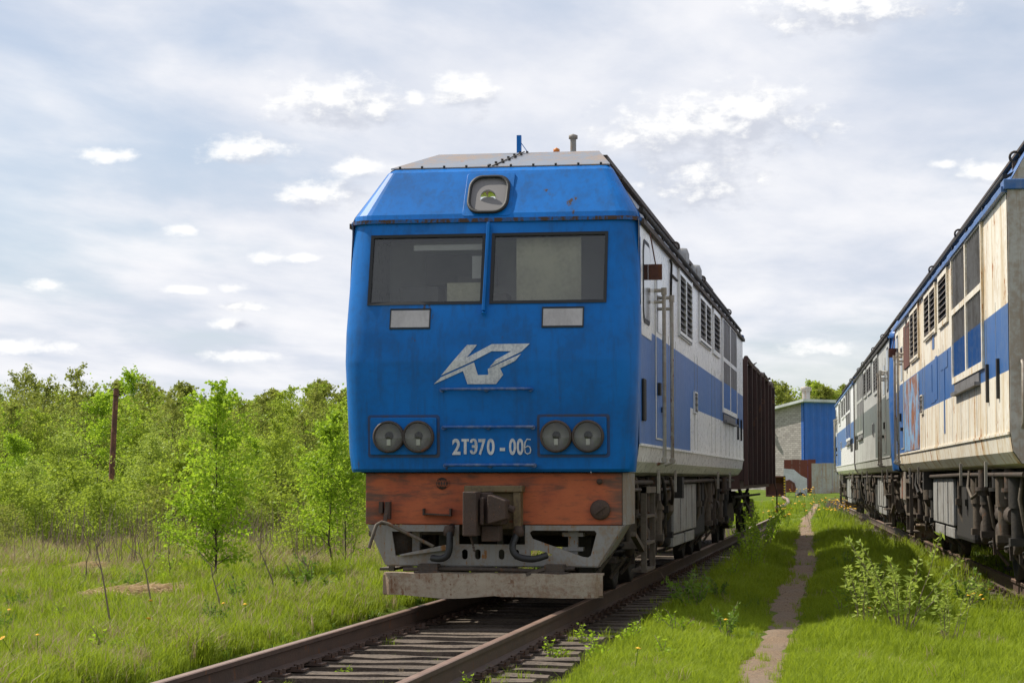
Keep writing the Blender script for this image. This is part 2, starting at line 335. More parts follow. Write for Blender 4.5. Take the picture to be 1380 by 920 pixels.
# ------------------------------------------------------------------ ground
RA = .037413; RT = Vector((-math.sin(RA), math.cos(RA), 0)); RN = Vector((math.cos(RA), math.sin(RA), 0)); RZ = .08
RC = Vector((5.23, -.8, 0)) + RN*1.54            # a point of the right-hand track's centre line
PY, PXX = [], []
for px_, py_, z_ in ((1000, 960, -.13), (1022, 919, -.13), (1036, 880, -.13), (1056, 840, -.13), (1060, 815, -.13), (1068, 795, -.13), (1081, 775, -.13), (1086, 757, -.12), (1084, 742, -.12), (1084, 728, -.1), (1088, 715, -.05), (1085, 700, .1), (1087, 685, .3)):
    f_ = 2884.4; fw_ = Vector((-math.sin(YAW)*math.cos(PITCH), math.cos(YAW)*math.cos(PITCH), math.sin(PITCH))); r_ = Vector((math.cos(YAW), math.sin(YAW), 0)); d_ = fw_+r_*((px_-690)/f_)-r_.cross(fw_)*((py_-460)/f_); q_ = CAM+d_*((z_-CAM.z)/d_.z); PY.append(q_.y); PXX.append(q_.x)
def path_x(y): return np.interp(y, PY, PXX)
def path_w(y): return np.interp(y, [-12, -6, 1, 7, 14, 30, 60, 92], [.17, .17, .16, .22, .24, .24, .15, .1])
def gz(x, y):
    x = np.asarray(x, float); y = np.asarray(y, float)
    z = -.13 - .2*ss(-1.7, -6, x)*1.0 + .62*ss(38, 100, y)*ss(-30, -8, x) + .3*ss(60, 160, y)
    z = z + .035*np.sin(x*1.3+.4*y)*np.cos(y*.9-.3*x) + .02*np.sin(2.9*x+1.7*y)
    w = (1-ss(1.35, 2.0, np.abs(x)))*(1-ss(44, 58, y)); z = z*(1-w) + (-.285)*w
    d = np.abs((x-RC.x)*RN.x+(y-RC.y)*RN.y); w = (1-ss(1.4, 2.1, d))*(1-ss(80, 92, y)); z = z*(1-w)+(-.135)*w
    dp = np.abs(x-path_x(y)); z = z-.03*(1-ss(.15, .45, dp))*(y < 95)
    return z
def gz1(x, y): return float(gz(x, y))
def axis(lo, d0, d1, hi, step, gr=1.25):
    a = list(np.arange(d0, d1+1e-6, step)); s = step
    while a[-1] < hi: s *= gr; a.append(a[-1]+s)
    s = step
    while a[0] > lo: s *= gr; a.insert(0, a[0]-s)
    return np.array(a)
gx = axis(-900, -16, 10, 900, .22); gy = axis(-80, -9, 66, 1800, .4)
GX, GY = np.meshgrid(gx, gy); GZ = gz(GX, GY)
nx, ny = len(gx), len(gy)
idx = np.arange(nx*ny).reshape(ny, nx)
quads = np.stack([idx[:-1, :-1], idx[:-1, 1:], idx[1:, 1:], idx[1:, :-1]], -1).reshape(-1, 4)
me = bpy.data.meshes.new('ground'); me.from_pydata(np.stack([GX, GY, GZ], -1).reshape(-1, 3).tolist(), [], quads.tolist())
me.polygons.foreach_set('use_smooth', [True]*len(quads))
dirt = np.maximum((1-ss(1.3, 1.75, np.abs(GX)))*(1-ss(40, 56, GY)), (1-ss(1.3, 1.9, np.abs((GX-RC.x)*RN.x+(GY-RC.y)*RN.y)))*(1-ss(80, 95, GY)))
at = me.attributes.new('dirt', 'FLOAT', 'POINT'); at.data.foreach_set('value', dirt.reshape(-1).astype('f'))
m, nt, b = new_mat('ground_soil')
a = nn(nt, 'ShaderNodeAttribute'); a.attribute_name = 'dirt'; v = ocoord(nt)
n1_ = noise(nt, v, 1.1, 7, .65); n2_ = noise(nt, v, 28, 6, .7)
soil = mixc(nt, mapr(nt, n2_, .35, .7), (.035, .026, .020), (.13, .10, .078))
green = mixc(nt, mapr(nt, n1_, .35, .65), (.08, .125, .013), (.14, .19, .022))
green = mixc(nt, mapr(nt, n2_, .5, .75), green, (.11, .10, .04))
lk(nt, mixc(nt, mapr(nt, mth(nt, 'ADD', a.outputs['Fac'], mth(nt, 'MULTIPLY', mth(nt, 'SUBTRACT', n1_, .5), 1.0)), .35, .6), green, soil), b.inputs['Base Color'])
b.inputs['Roughness'].default_value = .95; b.inputs['Specular IOR Level'].default_value = .1
bn = nn(nt, 'ShaderNodeBump', ins={'Strength': .9, 'Distance': .05}); lk(nt, n2_, bn.inputs['Height']); lk(nt, bn.outputs[0], b.inputs['Normal'])
me.materials.append(m); tag(link('ground', me), kind='structure')

# path
m, nt, b = new_mat('path_earth'); v = ocoord(nt); n1_ = noise(nt, v, 1.4, 6, .6); n2_ = noise(nt, v, 45, 5, .7)
c = mixc(nt, mapr(nt, n2_, .3, .72), (.14, .092, .056), (.36, .25, .155)); c = mixc(nt, mth(nt, 'MULTIPLY', mapr(nt, n1_, .4, .65), .6), c, (.25, .19, .14))
lk(nt, c, b.inputs['Base Color']); b.inputs['Roughness'].default_value = .95
bn = nn(nt, 'ShaderNodeBump', ins={'Strength': 1, 'Distance': .03}); lk(nt, n2_, bn.inputs['Height']); lk(nt, bn.outputs[0], b.inputs['Normal'])
rp = random.Random(3); mb = MB(); vs = []; ys = np.arange(-12, 72, .25)
for y in ys:
    c0 = float(path_x(y)); w = float(path_w(y))
    l = c0-w-rp.uniform(-.09, .09); r = c0+w+rp.uniform(-.09, .09)
    for k in range(5):
        x = l+(r-l)*k/4; vs.append((x, y, gz1(x, y)+.012+(.006 if 0 < k < 4 else -.012)))
mb.add(vs, [(i*5+k, i*5+k+1, i*5+k+6, i*5+k+5) for i in range(len(ys)-1) for k in range(4)], sm=True)
tag(mb.build('path', 'path_earth'), kind='structure')
# loose stones on the trodden part of the path
mb = MB(); 
for i in range(1500):
    y = 3+rp.random()**.7*42; x = float(path_x(y))+rp.gauss(0, .26); s = rp.uniform(.008, .03); z = gz1(x, y)+.012
    a = rp.uniform(0, PI); ca, sa = math.cos(a)*s, math.sin(a)*s
    mb.add([(x+ca, y+sa, z), (x-sa, y+ca, z), (x-ca, y-sa, z), (x+sa, y-ca, z), (x, y, z+s*.7)], [(0, 1, 4), (1, 2, 4), (2, 3, 4), (3, 0, 4)])
tag(mb.build('gravel', 'path_earth'), 'loose grey pebbles scattered on the trodden path', 'gravel', kind='stuff')

# ------------------------------------------------------------------ tracks
def rail_profile():
    return [(-.066, -.18), (.066, -.18), (.066, -.168), (.012, -.150), (.009, -.05), (.036, -.038), (.0365, -.006), (.028, 0), (-.028, 0), (-.0365, -.006), (-.036, -.038), (-.009, -.05), (-.012, -.150), (-.066, -.168)]
def make_track(label, loc, rz, y0, y1, s0, s1, pitch, seed):
    t = thing('railway_track', label, 'railway track', loc, rz); rr = random.Random(seed); pr = rail_profile(); n = len(pr)
    for sx in (-.797, .797):
        mb = MB(); mb.prism(pr, lambda u, v, tt, sx=sx: (sx+u, tt, v), y0, y1)
        mb.mi = [0, 0]+[1 if i in (6, 7, 8) else 0 for i in range(n)]
        mb.build('rail', ['rail_side', 'rail_head'], t)
    sl = []
    for k in range(4):                    # four sleeper shapes, worn differently
        mb = MB(); nseg = 9; vs = []
        for i in range(nseg):
            x = -1.37+2.74*i/(nseg-1); h = .125
            for yy, zz in ((-h, -.18), (-h, 0), (-h*.3, .004), (h*.3, .004), (h, 0), (h, -.18)):
                vs.append((x+rr.uniform(-.015, .015), yy+rr.uniform(-.013, .013), zz+(rr.uniform(-.016, .006) if zz >= 0 else 0)))
        fs = [(i*6+j, i*6+(j+1) % 6, (i+1)*6+(j+1) % 6, (i+1)*6+j) for i in range(nseg-1) for j in range(6)]
        mb.add(vs, fs+[(5, 4, 3, 2, 1, 0), tuple((nseg-1)*6+j for j in range(6))])
        o = mb.build('sleeper', 'wood_sleeper', t); sl.append(o)
    pm = MB(); pm.box(-.18, .18, -.09, .09, 0, .018)
    for a, b in ((-.13, -.05), (-.13, .05), (.13, -.05), (.13, .05), (-.09, 0), (.09, 0)): pm.cyl((a, b, .0), (a, b, .055), .017, n=6, sm=False)
    pm.box(-.115, -.07, -.08, .08, .018, .04); pm.box(.07, .115, -.08, .08, .018, .04)
    pl = pm.build('tie_plate', 'rail_side', sl[0]); pl.location = (-.797, 0, .004)
    y = s0; k = 0; protos = sl[:]
    while y < s1:
        if k < 4: o = protos[k]
        else: o = protos[rr.randrange(4)].copy(); col.objects.link(o); o.parent = t
        o.location = (rr.uniform(-.06, .06), y+rr.uniform(-.04, .04), -.203+rr.uniform(-.012, .004)); o.rotation_euler = (0, 0, rr.uniform(-.02, .02)+(PI if rr.random() < .5 else 0))
        fl = o.rotation_euler.z > 1
        for sx in (-.797, .797):
            if k == 0 and sx < 0: p = pl
            else: p = pl.copy(); col.objects.link(p)
            p.parent = o; p.location = ((-sx if fl else sx)+(o.location.x if fl else -o.location.x), 0, .005)
        y += pitch; k += 1
    return t
make_track('rusty track under the blue locomotive, with weathered wooden sleepers in the foreground', (0, 0, 0), 0, -16, 58, -12.0, 24, .545, 1)
make_track('rusty track under the row of pale locomotives on the right', (RC.x, RC.y, RZ), RA, -14, 88, -10, 62, .56, 2)

# ------------------------------------------------------------------ locomotive
def locomotive(label, loc, rz, pal, detail=2, letters=False, number=True):
    T = thing('locomotive', label, 'locomotive', loc, rz, 'diesel locomotives in the yard')
    W, BL, NB, RF = pal['white'], pal['blue'], pal['nose'], pal['roof']
    LEN = 20.4
    # --- body shell: profile from skirt to roof ridge, drawn along the length
    prof = [(1.30, 1.37), (1.44, 1.41), (1.515, 1.52), (1.54, 1.70), (1.54, 2.30), (1.54, 2.95), (1.54, 4.06), (1.19, 4.68), (.92, 5.02), (0, 5.025)]
    full = prof + [(-x, z) for x, z in prof[-2::-1]]
    st = [.42, 1.55, 2.2, 7.2, LEN]
    n = len(full); mb = MB(); vs = []
    for k, y in enumerate(st):
        for x, z in full:
            xx, yy, zz = x, y, z
            if k == 0:                                   # behind the nose the roof starts at the visor
                if z > 4.9: yy = 2.0
                elif z > 4.5: yy = .78
            if k == 1 and z > 4.9: yy = 2.05
            vs.append((xx, yy, zz))
    for k in range(len(st)-1):
        for i in range(n-1):
            j = i if i < n//2 else n-2-i
            mi = 0
            if j == 4 or (j == 3 and k <= 2): mi = 1
            if j >= 6: mi = 2
            mb.add([vs[k*n+i], vs[k*n+i+1], vs[(k+1)*n+i+1], vs[(k+1)*n+i]], [(0, 1, 2, 3)], mi)
    mb.build('body_shell', [W, BL, RF], T)
    # flat end wall with gangway door
    mb = MB(); mb.prism([(x*.995, z) for x, z in full], lambda u, v, t: (u, t, v), LEN-.02, LEN+.03); mb.build('end_wall', pal['end'], T)
    mb = MB(); mb.box(-.42, .42, LEN+.03, LEN+.12, 1.7, 3.75); mb.box(-.5, .5, LEN+.03, LEN+.09, 1.62, 1.7); mb.build('gangway_door', pal['end'], T, .015)
    mb = MB()
    for sx in (-1, 1):
        mb.tube([(sx*1.42, LEN+.03, 1.75), (sx*1.42, LEN+.14, 1.8), (sx*1.42, LEN+.14, 2.35), (sx*1.42, LEN+.03, 2.4)], .018)
    mb.build('handrail', 'handrail_grey', T)
    mb = MB(); mb.box(-1.57, 1.57, LEN-.25, LEN+.06, 4.04, 4.14); mb.build('end_cap', BL, T, .01)
    # --- nose
    def ring(w, yf, yb, z, r=.26, n=7):
        p = [(-w, yb, z)]
        for i in range(n+1):
            a = PI+PI/2*i/n; p.append((-w+r+r*math.cos(a), yf+r+r*math.sin(a), z))
        q = [(-x, y, z_) for x, y, z_ in reversed(p)]
        return p+q
    def yface(z):
        return float(np.interp(z, [1.41, 2.56, 2.87, 4.06], [.07, 0, .05, .33]))
    def wface(z): return float(np.interp(z, [1.41, 1.6, 2.56, 2.87, 4.06], [1.50, 1.525, 1.56, 1.565, 1.545]))
    zs = [1.41, 1.44, 1.62, 2.1, 2.54, 2.58, 2.85, 2.89, 3.16]
    mb = MB(); rings = [ring(wface(z), yface(z)+(.03 if z == 1.41 else 0), .45, z) for z in zs]; rn = len(rings[0])
    for a, b_ in zip(rings[:-1], rings[1:]):
        for i in range(rn-1): mb.add([a[i], a[i+1], b_[i+1], b_[i]], [(0, 1, 2, 3)])
    zt = [3.16, 3.92, 4.06]                                   # level of the windows: front left open where the glass is
    rt = [ring(wface(z), yface(z), .45, z) for z in zt]; mid = rn//2-1
    WX = [(-1.30, -.065), (.005, 1.235)]
    for a, b_, win in ((rt[0], rt[1], True), (rt[1], rt[2], False)):
        for i in range(rn-1):
            if i != mid: mb.add([a[i], a[i+1], b_[i+1], b_[i]], [(0, 1, 2, 3)])
            elif not win: mb.add([a[i], a[i+1], b_[i+1], b_[i]], [(0, 1, 2, 3)])
            else:
                xs = [a[i][0], WX[0][0], WX[0][1], WX[1][0], WX[1][1], a[i+1][0]]
                for k in (0, 2, 4):
                    xa, xb = xs[k], xs[k+1]; xc = b_[i][0] if k == 0 else xa; xd = b_[i+1][0] if k == 4 else xb
                    mb.add([(xa, a[i][1], a[i][2]), (xb, a[i][1], a[i][2]), (xd, b_[i][1], b_[i][2]), (xc, b_[i][1], b_[i][2])], [(0, 1, 2, 3)])
    bm = bmesh.new(); vv = {}
    no = mb.build('nose', NB, T, smooth=True)
    bm.from_mesh(no.data); bmesh.ops.remove_doubles(bm, verts=bm.verts, dist=.001); bmesh.ops.recalc_face_normals(bm, faces=bm.faces)
    for e in bm.edges:
        if len(e.link_faces) == 2 and e.calc_face_angle() > R(24): e.smooth = False
    for e in bm.edges:
        za, zb = e.verts[0].co.z, e.verts[1].co.z
        if abs(za-zb) < 1e-3 and abs(za-2.1) > .3 and za not in (): e.smooth = e.smooth
    bm.to_mesh(no.data); bm.free()
    # lip and visor
    mb = MB(); a = ring(1.575, .30, .62, 4.045, .27); b_ = ring(1.575, .30, .62, 4.085, .27)
    for i in range(rn-1): mb.add([a[i], a[i+1], b_[i+1], b_[i]], [(0, 1, 2, 3)])
    a2 = ring(1.50, .42, .62, 4.045, .2); b2 = ring(1.50, .42, .62, 4.085, .2)
    for i in range(rn-1):
        mb.add([a[i], a[i+1], a2[i+1], a2[i]], [(0, 1, 2, 3)]); mb.add([b_[i], b_[i+1], b2[i+1], b2[i]], [(0, 1, 2, 3)])
    mb.build('eaves_lip', 'lip_blue' if NB == 'cab_blue' else NB, T)
    mb = MB(); vr = [ring(1.555, .325, .50, 4.085, .25), ring(1.535, .345, .52, 4.14, .22), ring(1.235, .70, .80, 4.64, .10), ring(1.195, .78, .86, 4.685, .08)]
    for a, b_ in zip(vr[:-1], vr[1:]):
        for i in range(rn-1): mb.add([a[i], a[i+1], b_[i+1], b_[i]], [(0, 1, 2, 3)], sm=True)
    mb.build('visor', NB, T)
    mb = MB(); q = [(-1.2, .79, 4.69), (1.2, .79, 4.69), (.925, 2.08, 5.03), (-.925, 2.08, 5.03)]
    mb.add(q+[(x, y, z+.014) for x, y, z in q], [(0, 3, 2, 1), (4, 5, 6, 7), (0, 1, 5, 4), (1, 2, 6, 5), (2, 3, 7, 6), (3, 0, 4, 7)]); mb.build('roof_panel', RF, T)
    if detail >= 2:
        mb = MB()
        for k in range(10):                                # bolts along the panel's edge and its middle joint
            x = -1.1+2.2*k/9; mb.cyl((x, .80, 4.70), (x, .79, 4.722), .014, n=6)
        for k in range(6):
            t = k/5; mb.cyl((-.12+.16*t, .85+1.1*t, 4.72+.30*t), (-.12+.16*t, .85+1.1*t, 4.738+.30*t), .016, n=6)
            mb.cyl((-.04+.16*t, .85+1.1*t, 4.72+.30*t), (-.04+.16*t, .85+1.1*t, 4.738+.30*t), .016, n=6)
        mb.bar((-.08, .80, 4.712), (.08, 2.0, 5.042), .012, .01); mb.build('panel_bolts', 'gear_dark', T)
    # --- windscreens
    def fp(x, z, off): return (x, yface(z)+off, z)
    for wi, (xa, xb) in enumerate(WX):
        fr = MB(); o_, i_ = [], []
        for x, z in ((xa, 3.16), (xb, 3.16), (xb, 3.92), (xa, 3.92)): o_.append((x, z))
        m_ = .032; inn = [(xa+m_, 3.16+m_), (xb-m_, 3.16+m_), (xb-m_, 3.92-m_), (xa+m_, 3.92-m_)]
        V = [fp(x, z, -.012) for x, z in o_]+[fp(x, z, -.006) for x, z in inn]+[fp(x, z, .05) for x, z in o_]+[fp(x, z, .05) for x, z in inn]
        F = []
        for k in range(4):
            k2 = (k+1) % 4; F += [(k, k2, 4+k2, 4+k), (8+k, 8+k2, 12+k2, 12+k), (k, k2, 8+k2, 8+k), (4+k, 4+k2, 12+k2, 12+k)]
        fr.add(V, F); ws = fr.build('windscreen', 'rubber', T)
        gl = MB(); V = [fp(x, z, .012) for x, z in inn]+[fp(x, z, .020) for x, z in inn]
        gl.add(V, [(0, 1, 2, 3), (7, 6, 5, 4)]+[(k, (k+1) % 4, 4+(k+1) % 4, 4+k) for k in range(4)]); gl.build('pane', 'windscreen_glass', ws)
    mb = MB(); mb.bar((-.03, .27, 4.03), (-.045, .05, 3.08), .032, .05); mb.cyl((-.045, .08, 3.07), (-.045, .02, 3.05), .018, n=8); mb.build('centre_pillar', NB, T, .006)
    if detail >= 1:
        mb = MB(); mb.box(-1.45, 1.45, 1.9, 1.95, 2.4, 4.02); mb.box(-1.45, 1.45, .45, 1.9, 2.35, 2.4); mb.build('cab_interior', 'interior_pale', T)
        mb = MB(); mb.box(-1.3, 1.3, .42, .85, 2.4, 3.12); mb.build('control_desk', 'interior', T, .03)
    if detail >= 2:
        mb = MB(); mb.box(.24, .93, .44, .455, 3.14, 3.88); mb.build('window_blind', 'cream_board', T)
        mb = MB(); mb.box(-.86, -.12, .40, .43, 3.76, 3.82); mb.build('added_pale_bar', 'plate_white', T)  # bar, card, strip and sheet are added pale panels brightening the left interior
        mb = MB(); mb.box(-.24, -.09, .46, .475, 3.46, 3.70); mb.build('added_pale_card', 'plate_white', T)
        mb = MB(); mb.box(-1.22, -.12, .34, .40, 3.17, 3.205); mb.build('added_pale_strip', 'plate_white', T)
        mb = MB(); mb.box(-.52, -.14, .5, .53, 3.18, 3.42); mb.build('added_pale_sheet', 'cream_board', T)
        mb = MB(); mb.box(-1.2, -.75, 1.2, 1.6, 2.4, 3.45); mb.box(-.62, -.38, 1.5, 1.9, 2.4, 3.6); mb.box(-1.0, -.2, 1.7, 1.9, 3.5, 3.85); mb.box(-.25, .05, 1.0, 1.3, 2.4, 3.35); mb.build('cab_cabinet', 'interior', T, .02)
    # --- front: plates, lamps, rails, marks
    for xa, xb in ((-1.035, -.625), (.578, .992)):
        mb = MB(); y = yface(3.01); mb.add([fp(xa, 2.92, -.012), fp(xb, 2.92, -.012), fp(xb, 3.10, -.012), fp(xa, 3.10, -.012), fp(xa, 2.92, .02), fp(xb, 2.92, .02), fp(xb, 3.10, .02), fp(xa, 3.10, .02)],
               [(0, 1, 2, 3), (0, 4, 5, 1), (1, 5, 6, 2), (2, 6, 7, 3), (3, 7, 4, 0)])
        pl_ = mb.build('marker_lamp', 'plate_grey', T)
        mb = MB()
        for (p0, p1) in (((xa-.012, 2.908), (xb+.012, 2.908)), ((xa-.012, 3.112), (xb+.012, 3.112)), ((xa-.006, 2.908), (xa-.006, 3.112)), ((xb+.006, 2.908), (xb+.006, 3.112))):
            mb.bar(fp(*p0, -.008), fp(*p1, -.008), .012, .016)
        mb.build('lamp_frame', 'seam_dark', pl_)
    for xa, xb, lx in ((-1.24, -.535, (-1.036, -.722)), (.55, 1.245, (.725, 1.055))):
        zc_ = 1.785; mb = MB(); mb.prism(rrect((xa+xb)/2, zc_-.004, xb-xa, .385, .02), lambda u, v, t: (u, yface(v)+t, v), -.035, .03)
        bx = mb.build('headlamp_box', NB, T, .006)
        mb = MB(); mb.prism(rrect((xa+xb)/2, zc_-.004, xb-xa+.06, .445, .03), lambda u, v, t: (u, yface(v)+t, v), -.006, .02); mb.build('box_gasket', pal['nose_dark'], bx)
        for x in lx:
            c = (x, yface(zc_)-.035, zc_-.01)
            lp = MB().lathe([(.165, .02), (.168, -.045), (.150, -.066), (.142, -.05), (.142, 0)], c, 'y', 28).build('headlamp', 'louvre_dark', T)
            MB().lathe([(.142, -.034), (.11, -.018), (.06, -.008), (.0, -.005)], c, 'y', 24).build('reflector', 'lamp_reflector', lp)
            MB().lathe([(.048, -.008), (.05, .01), (.03, -.02), (.0, -.022)], (c[0], c[1]-.008, c[2]+.01), 'y', 12).build('bulb_holder', 'gear_dark', lp)
            MB().box(c[0]-.02, c[0]+.02, c[1]-.03, c[1]-.006, c[2]-.09, c[2]-.025).build('bulb_clip', 'chrome_dull', lp)
            MB().lathe([(.143, -.048), (.10, -.056), (0, -.06)], c, 'y', 24).build('lens', 'lamp_glass', lp)
    def vy(z): return .335+(z-4.10)*.66
    mb = MB()
    for k, (w, off) in enumerate(((.455, -.005), (.44, -.06), (.385, -.06), (.375, -.02))):
        pts = rrect(-.067, 4.362, w, w*1.0, .13*w/.44+.01, 6); o = len(mb.v)
        mb.v += [(u, vy(v)+off, v) for u, v in pts]; nn_ = len(pts)
        if k: 
            for i in range(nn_): mb.f.append((o-nn_+i, o-nn_+(i+1) % nn_, o+(i+1) % nn_, o+i)); mb.mi.append(0); mb.sm.append(True)
    hl = mb.build('top_headlight', 'rubber', T)
    mb = MB(); pts = rrect(-.067, 4.362, .378, .378, .115, 6); mb.add([(u, vy(v)-.022, v) for u, v in pts], [tuple(range(len(pts)))]); mb.build('lamp_plate', 'lamp_face', hl)
    mb = MB(); mb.lathe([(.085, -.008), (.08, .0), (.05, .015), (0, .02)], (-.065, vy(4.32)-.035, 4.318), 'y', 24); mb.build('reflector', 'mirror', hl)
    mb = MB(); mb.prism(rrect(-.067, 4.362, .52, .50, .03), lambda u, v, t: (u, vy(v)+t, v), -.016, .02); mb.build('light_surround', NB, T, .004)
    for z, xa, xb in ((2.265, -.47, .46), (1.874, -.455, .482), (1.482, -.44, .49)):
        mb = MB(); y = yface(z)-.07; mb.tube([(xa, y+.07, z), (xa, y+.01, z), (xa+.015, y, z), (xb-.015, y, z), (xb, y+.01, z), (xb, y+.07, z)], .016, 8)
        for x in (xa, (xa+xb)/2, xb): mb.cyl((x, y+.075, z-.006), (x, y+.02, z-.006), .024, n=8)
        mb.build('front_handrail', 'handrail_blue', T)
    if detail >= 2:
        logo = [[(-.484, 2.41), (-.212, 2.728), (-.108, 2.728), (-.214, 2.594), (.049, 2.733), (.447, 2.735), (.359, 2.651), (.027, 2.491), (.095, 2.569), (.257, 2.657), (.049, 2.659), (-.17, 2.546)],
                [(-.563, 2.32), (-.488, 2.39), (-.135, 2.543), (-.096, 2.412), (.015, 2.414), (.01, 2.475), (.359, 2.629), (.294, 2.553), (.139, 2.48), (.171, 2.413), (.095, 2.318), (-.206, 2.319), (-.252, 2.455)]]
        mb = MB()
        for lp in logo:
            V, F = curve_mesh([lp], .004); bm = bmesh.new(); bv_ = [bm.verts.new(p) for p in V]
            for f_ in F: bm.faces.new([bv_[q] for q in f_])
            for lv_ in (2.50, 2.54, 2.56, 2.58, 2.62): bmesh.ops.bisect_plane(bm, geom=bm.verts[:]+bm.edges[:]+bm.faces[:], plane_co=(0, lv_, 0), plane_no=(0, 1, 0))
            bm.verts.index_update(); V = [tuple(p.co) for p in bm.verts]; F = [tuple(q.index for q in f_.verts) for f_ in bm.faces]; bm.free()
            mb.add([(x, yface(z)-.007+t, z) for x, z, t in V], F)
        mb.build('logo', 'marking_white', T)
    if number:
        for txt, x0, w in (('2', -.373, .095), ('7', -.098, .085), ('0', -.008, .088), ('-', .128, .06), ('0', .225, .078), ('0', .305, .078)):
            V, F = curve_mesh(None, .004, txt, .2)
            xs = [p[0] for p in V]; ys_ = [p[1] for p in V]; lo, hi = min(xs), max(xs)
            h0, h1 = (0, .142) if txt != '-' else (min(ys_), max(ys_))
            hh = .158/.142
            mb = MB(); mb.add([(x0+(p[0]-lo)/(hi-lo)*w*.92, yface(1.67)-.006+p[2]+ (p[1]*0), 1.594+p[1]*hh) for p in V], F)
            mb.build('number_character', 'marking_white', T)
        yy = yface(1.67)-.006
        MB().box(-.275, -.198, yy-.002, yy+.002, 1.725, 1.752).box(-.251, -.222, yy-.0025, yy+.002, 1.594, 1.726).build('number_character', 'marking_white', T)
        ou = [(-.188, 1.715), (-.182, 1.738), (-.165, 1.753), (-.145, 1.756), (-.122, 1.745), (-.110, 1.715), (-.106, 1.674), (-.110, 1.633), (-.122, 1.603), (-.145, 1.592), (-.165, 1.595), (-.182, 1.610), (-.188, 1.633), (-.162, 1.637), (-.157, 1.622), (-.147, 1.617), (-.139, 1.625), (-.135, 1.660), (-.166, 1.660), (-.166, 1.688), (-.135, 1.688), (-.139, 1.723), (-.147, 1.731), (-.157, 1.726), (-.162, 1.711)]
        V, F = curve_mesh([ou], .004); MB().add([(x, yy+t, z) for x, z, t in V], F).build('number_character', 'marking_white', T)
        mb = MB()                                        # the last 6 is drawn by hand in a thin line
        mb.tube([(.452, yface(1.67)-.004, 1.742), (.415, yface(1.67)-.004, 1.748), (.393, yface(1.67)-.004, 1.715), (.386, yface(1.67)-.004, 1.655), (.395, yface(1.67)-.004, 1.608), (.42, yface(1.67)-.004, 1.594), (.446, yface(1.67)-.004, 1.608), (.452, yface(1.67)-.004, 1.64), (.442, yface(1.67)-.004, 1.668), (.418, yface(1.67)-.004, 1.676), (.392, yface(1.67)-.004, 1.66)], .0075, 6)
        mb.build('number_character', 'marking_white', T)
    # --- buffer beam, coupler, plough, guard beam
    mb = MB(); mb.box(-1.33, 1.38, .2, .55, .862, 1.40); mb.build('buffer_beam', pal['beam'], T, .012)
    mb = MB()
    for sx in (-1, 1): mb.prism([(.215 if sx > 0 else .56, .862), (1.1, .862), (1.1, 1.40), (.215 if sx > 0 else .56, 1.40)], lambda u, v, t, sx=sx: (t, u, v), 1.385 if sx > 0 else -1.328, 1.42 if sx > 0 else -1.30)
    mb.build('beam_cheek', 'plow_grey', T)
    if detail >= 2:
        MB().lathe([(.062, 0), (.062, -.012), (.0, -.012)], (-.508, .2, 1.29), 'y', 18).build('vent_grille', 'louvre_dark', T)
        mb = MB()
        for k in range(5): mb.bar((-.508-.055+.0275*k, .184, 1.29-.035-.01*(2-abs(k-2))*0), (-.508-.055+.0275*k+.02, .184, 1.29+.035), .006, .004)
        for k in range(5): mb.bar((-.508-.055+.0275*k+.02, .183, 1.29-.035), (-.508-.055+.0275*k, .183, 1.29+.035), .006, .004)
        mb.build('grille_mesh', 'beam_orange', T)
        mb = MB(); mb.bar((-.69, .16, .975), (-.41, .16, .96), .09, .014); mb.box(-.70, -.685, .11, .2, .96, 1.03); mb.box(-.415, -.40, .11, .2, .95, 1.03); mb.build('lamp_bracket', 'coupler_rust', T)
        mb = MB(); mb.lathe([(.105, 0), (.105, -.03), (.085, -.045), (.02, -.05), (0, -.05)], (1.156, .2, 1.02), 'y', 18); mb.bar((1.10, .145, .98), (1.21, .145, 1.06), .03, .02); mb.build('socket_cap', 'coupler_rust', T)
        mb = MB(); mb.lathe([(.03, 0), (.03, -.03), (0, -.035)], (1.15, .2, 1.31), 'y', 10); mb.build('cap_nut', 'coupler_rust', T)
        mb = MB(); mb.box(-1.17, -1.13, .12, .2, .98, 1.10); mb.box(-1.10, -1.05, .10, .2, .92, 1.10); mb.bar((-1.075, .12, 1.06), (-1.10, .08, .86), .04, .03); mb.build('lever_bracket', 'coupler_rust', T)
        mb = MB(); mb.tube([(-1.245, .0, .62), (-1.20, .0, .76), (-1.17, .02, .86), (-1.12, .04, .89), (-1.06, .05, .875), (-.56, .0, .64)], .019, 8); mb.build('uncoupling_lever', 'gear_tan', T)
    # coupler pocket and head
    cp = thing('coupler', '', '', (0, 0, 0)); 
    for k in list(cp.keys()): del cp[k]
    bpy.data.objects.remove(cp)
    mb = MB(); mb.box(-.22, -.14, .02, .2, .80, 1.27); mb.box(.27, .35, .02, .2, .80, 1.27); mb.box(-.24, .37, .0, .2, 1.20, 1.27); mb.box(-.2, .33, .1, .22, .82, 1.2); mb.build('draft_gear', 'coupler_pocket', T, .012)
    mb = MB(); mb.box(-.06, .2, -.25, .5, .87, 1.12)                      # shank
    mb.prism([(-.17, .76), (-.03, .76), (-.03, 1.21), (-.17, 1.21)], lambda u, v, t: (u, t, v), -.46, -.12)   # big tooth
    mb.prism([(.075, .88), (.26, .93), (.26, 1.12), (.11, 1.175), (.075, 1.175)], lambda u, v, t: (u, t, v), -.40, -.10)   # small tooth
    mb.prism([(-.03, .86), (.08, .86), (.08, 1.2), (-.03, 1.2)], lambda u, v, t: (u, t, v), -.20, -.05)
    mb.box(-.012, .03, -.36, -.15, .87, 1.15); mb.cyl((.05, -.24, 1.01), (.05, -.1, 1.01), .045, n=10)
    mb.box(-.02, .17, -.22, -.02, .70, .86); mb.cyl((.26, -.2, 1.04), (.32, -.2, 1.02), .04, n=8)
    mb.build('coupler', 'coupler_rust', T, .012)
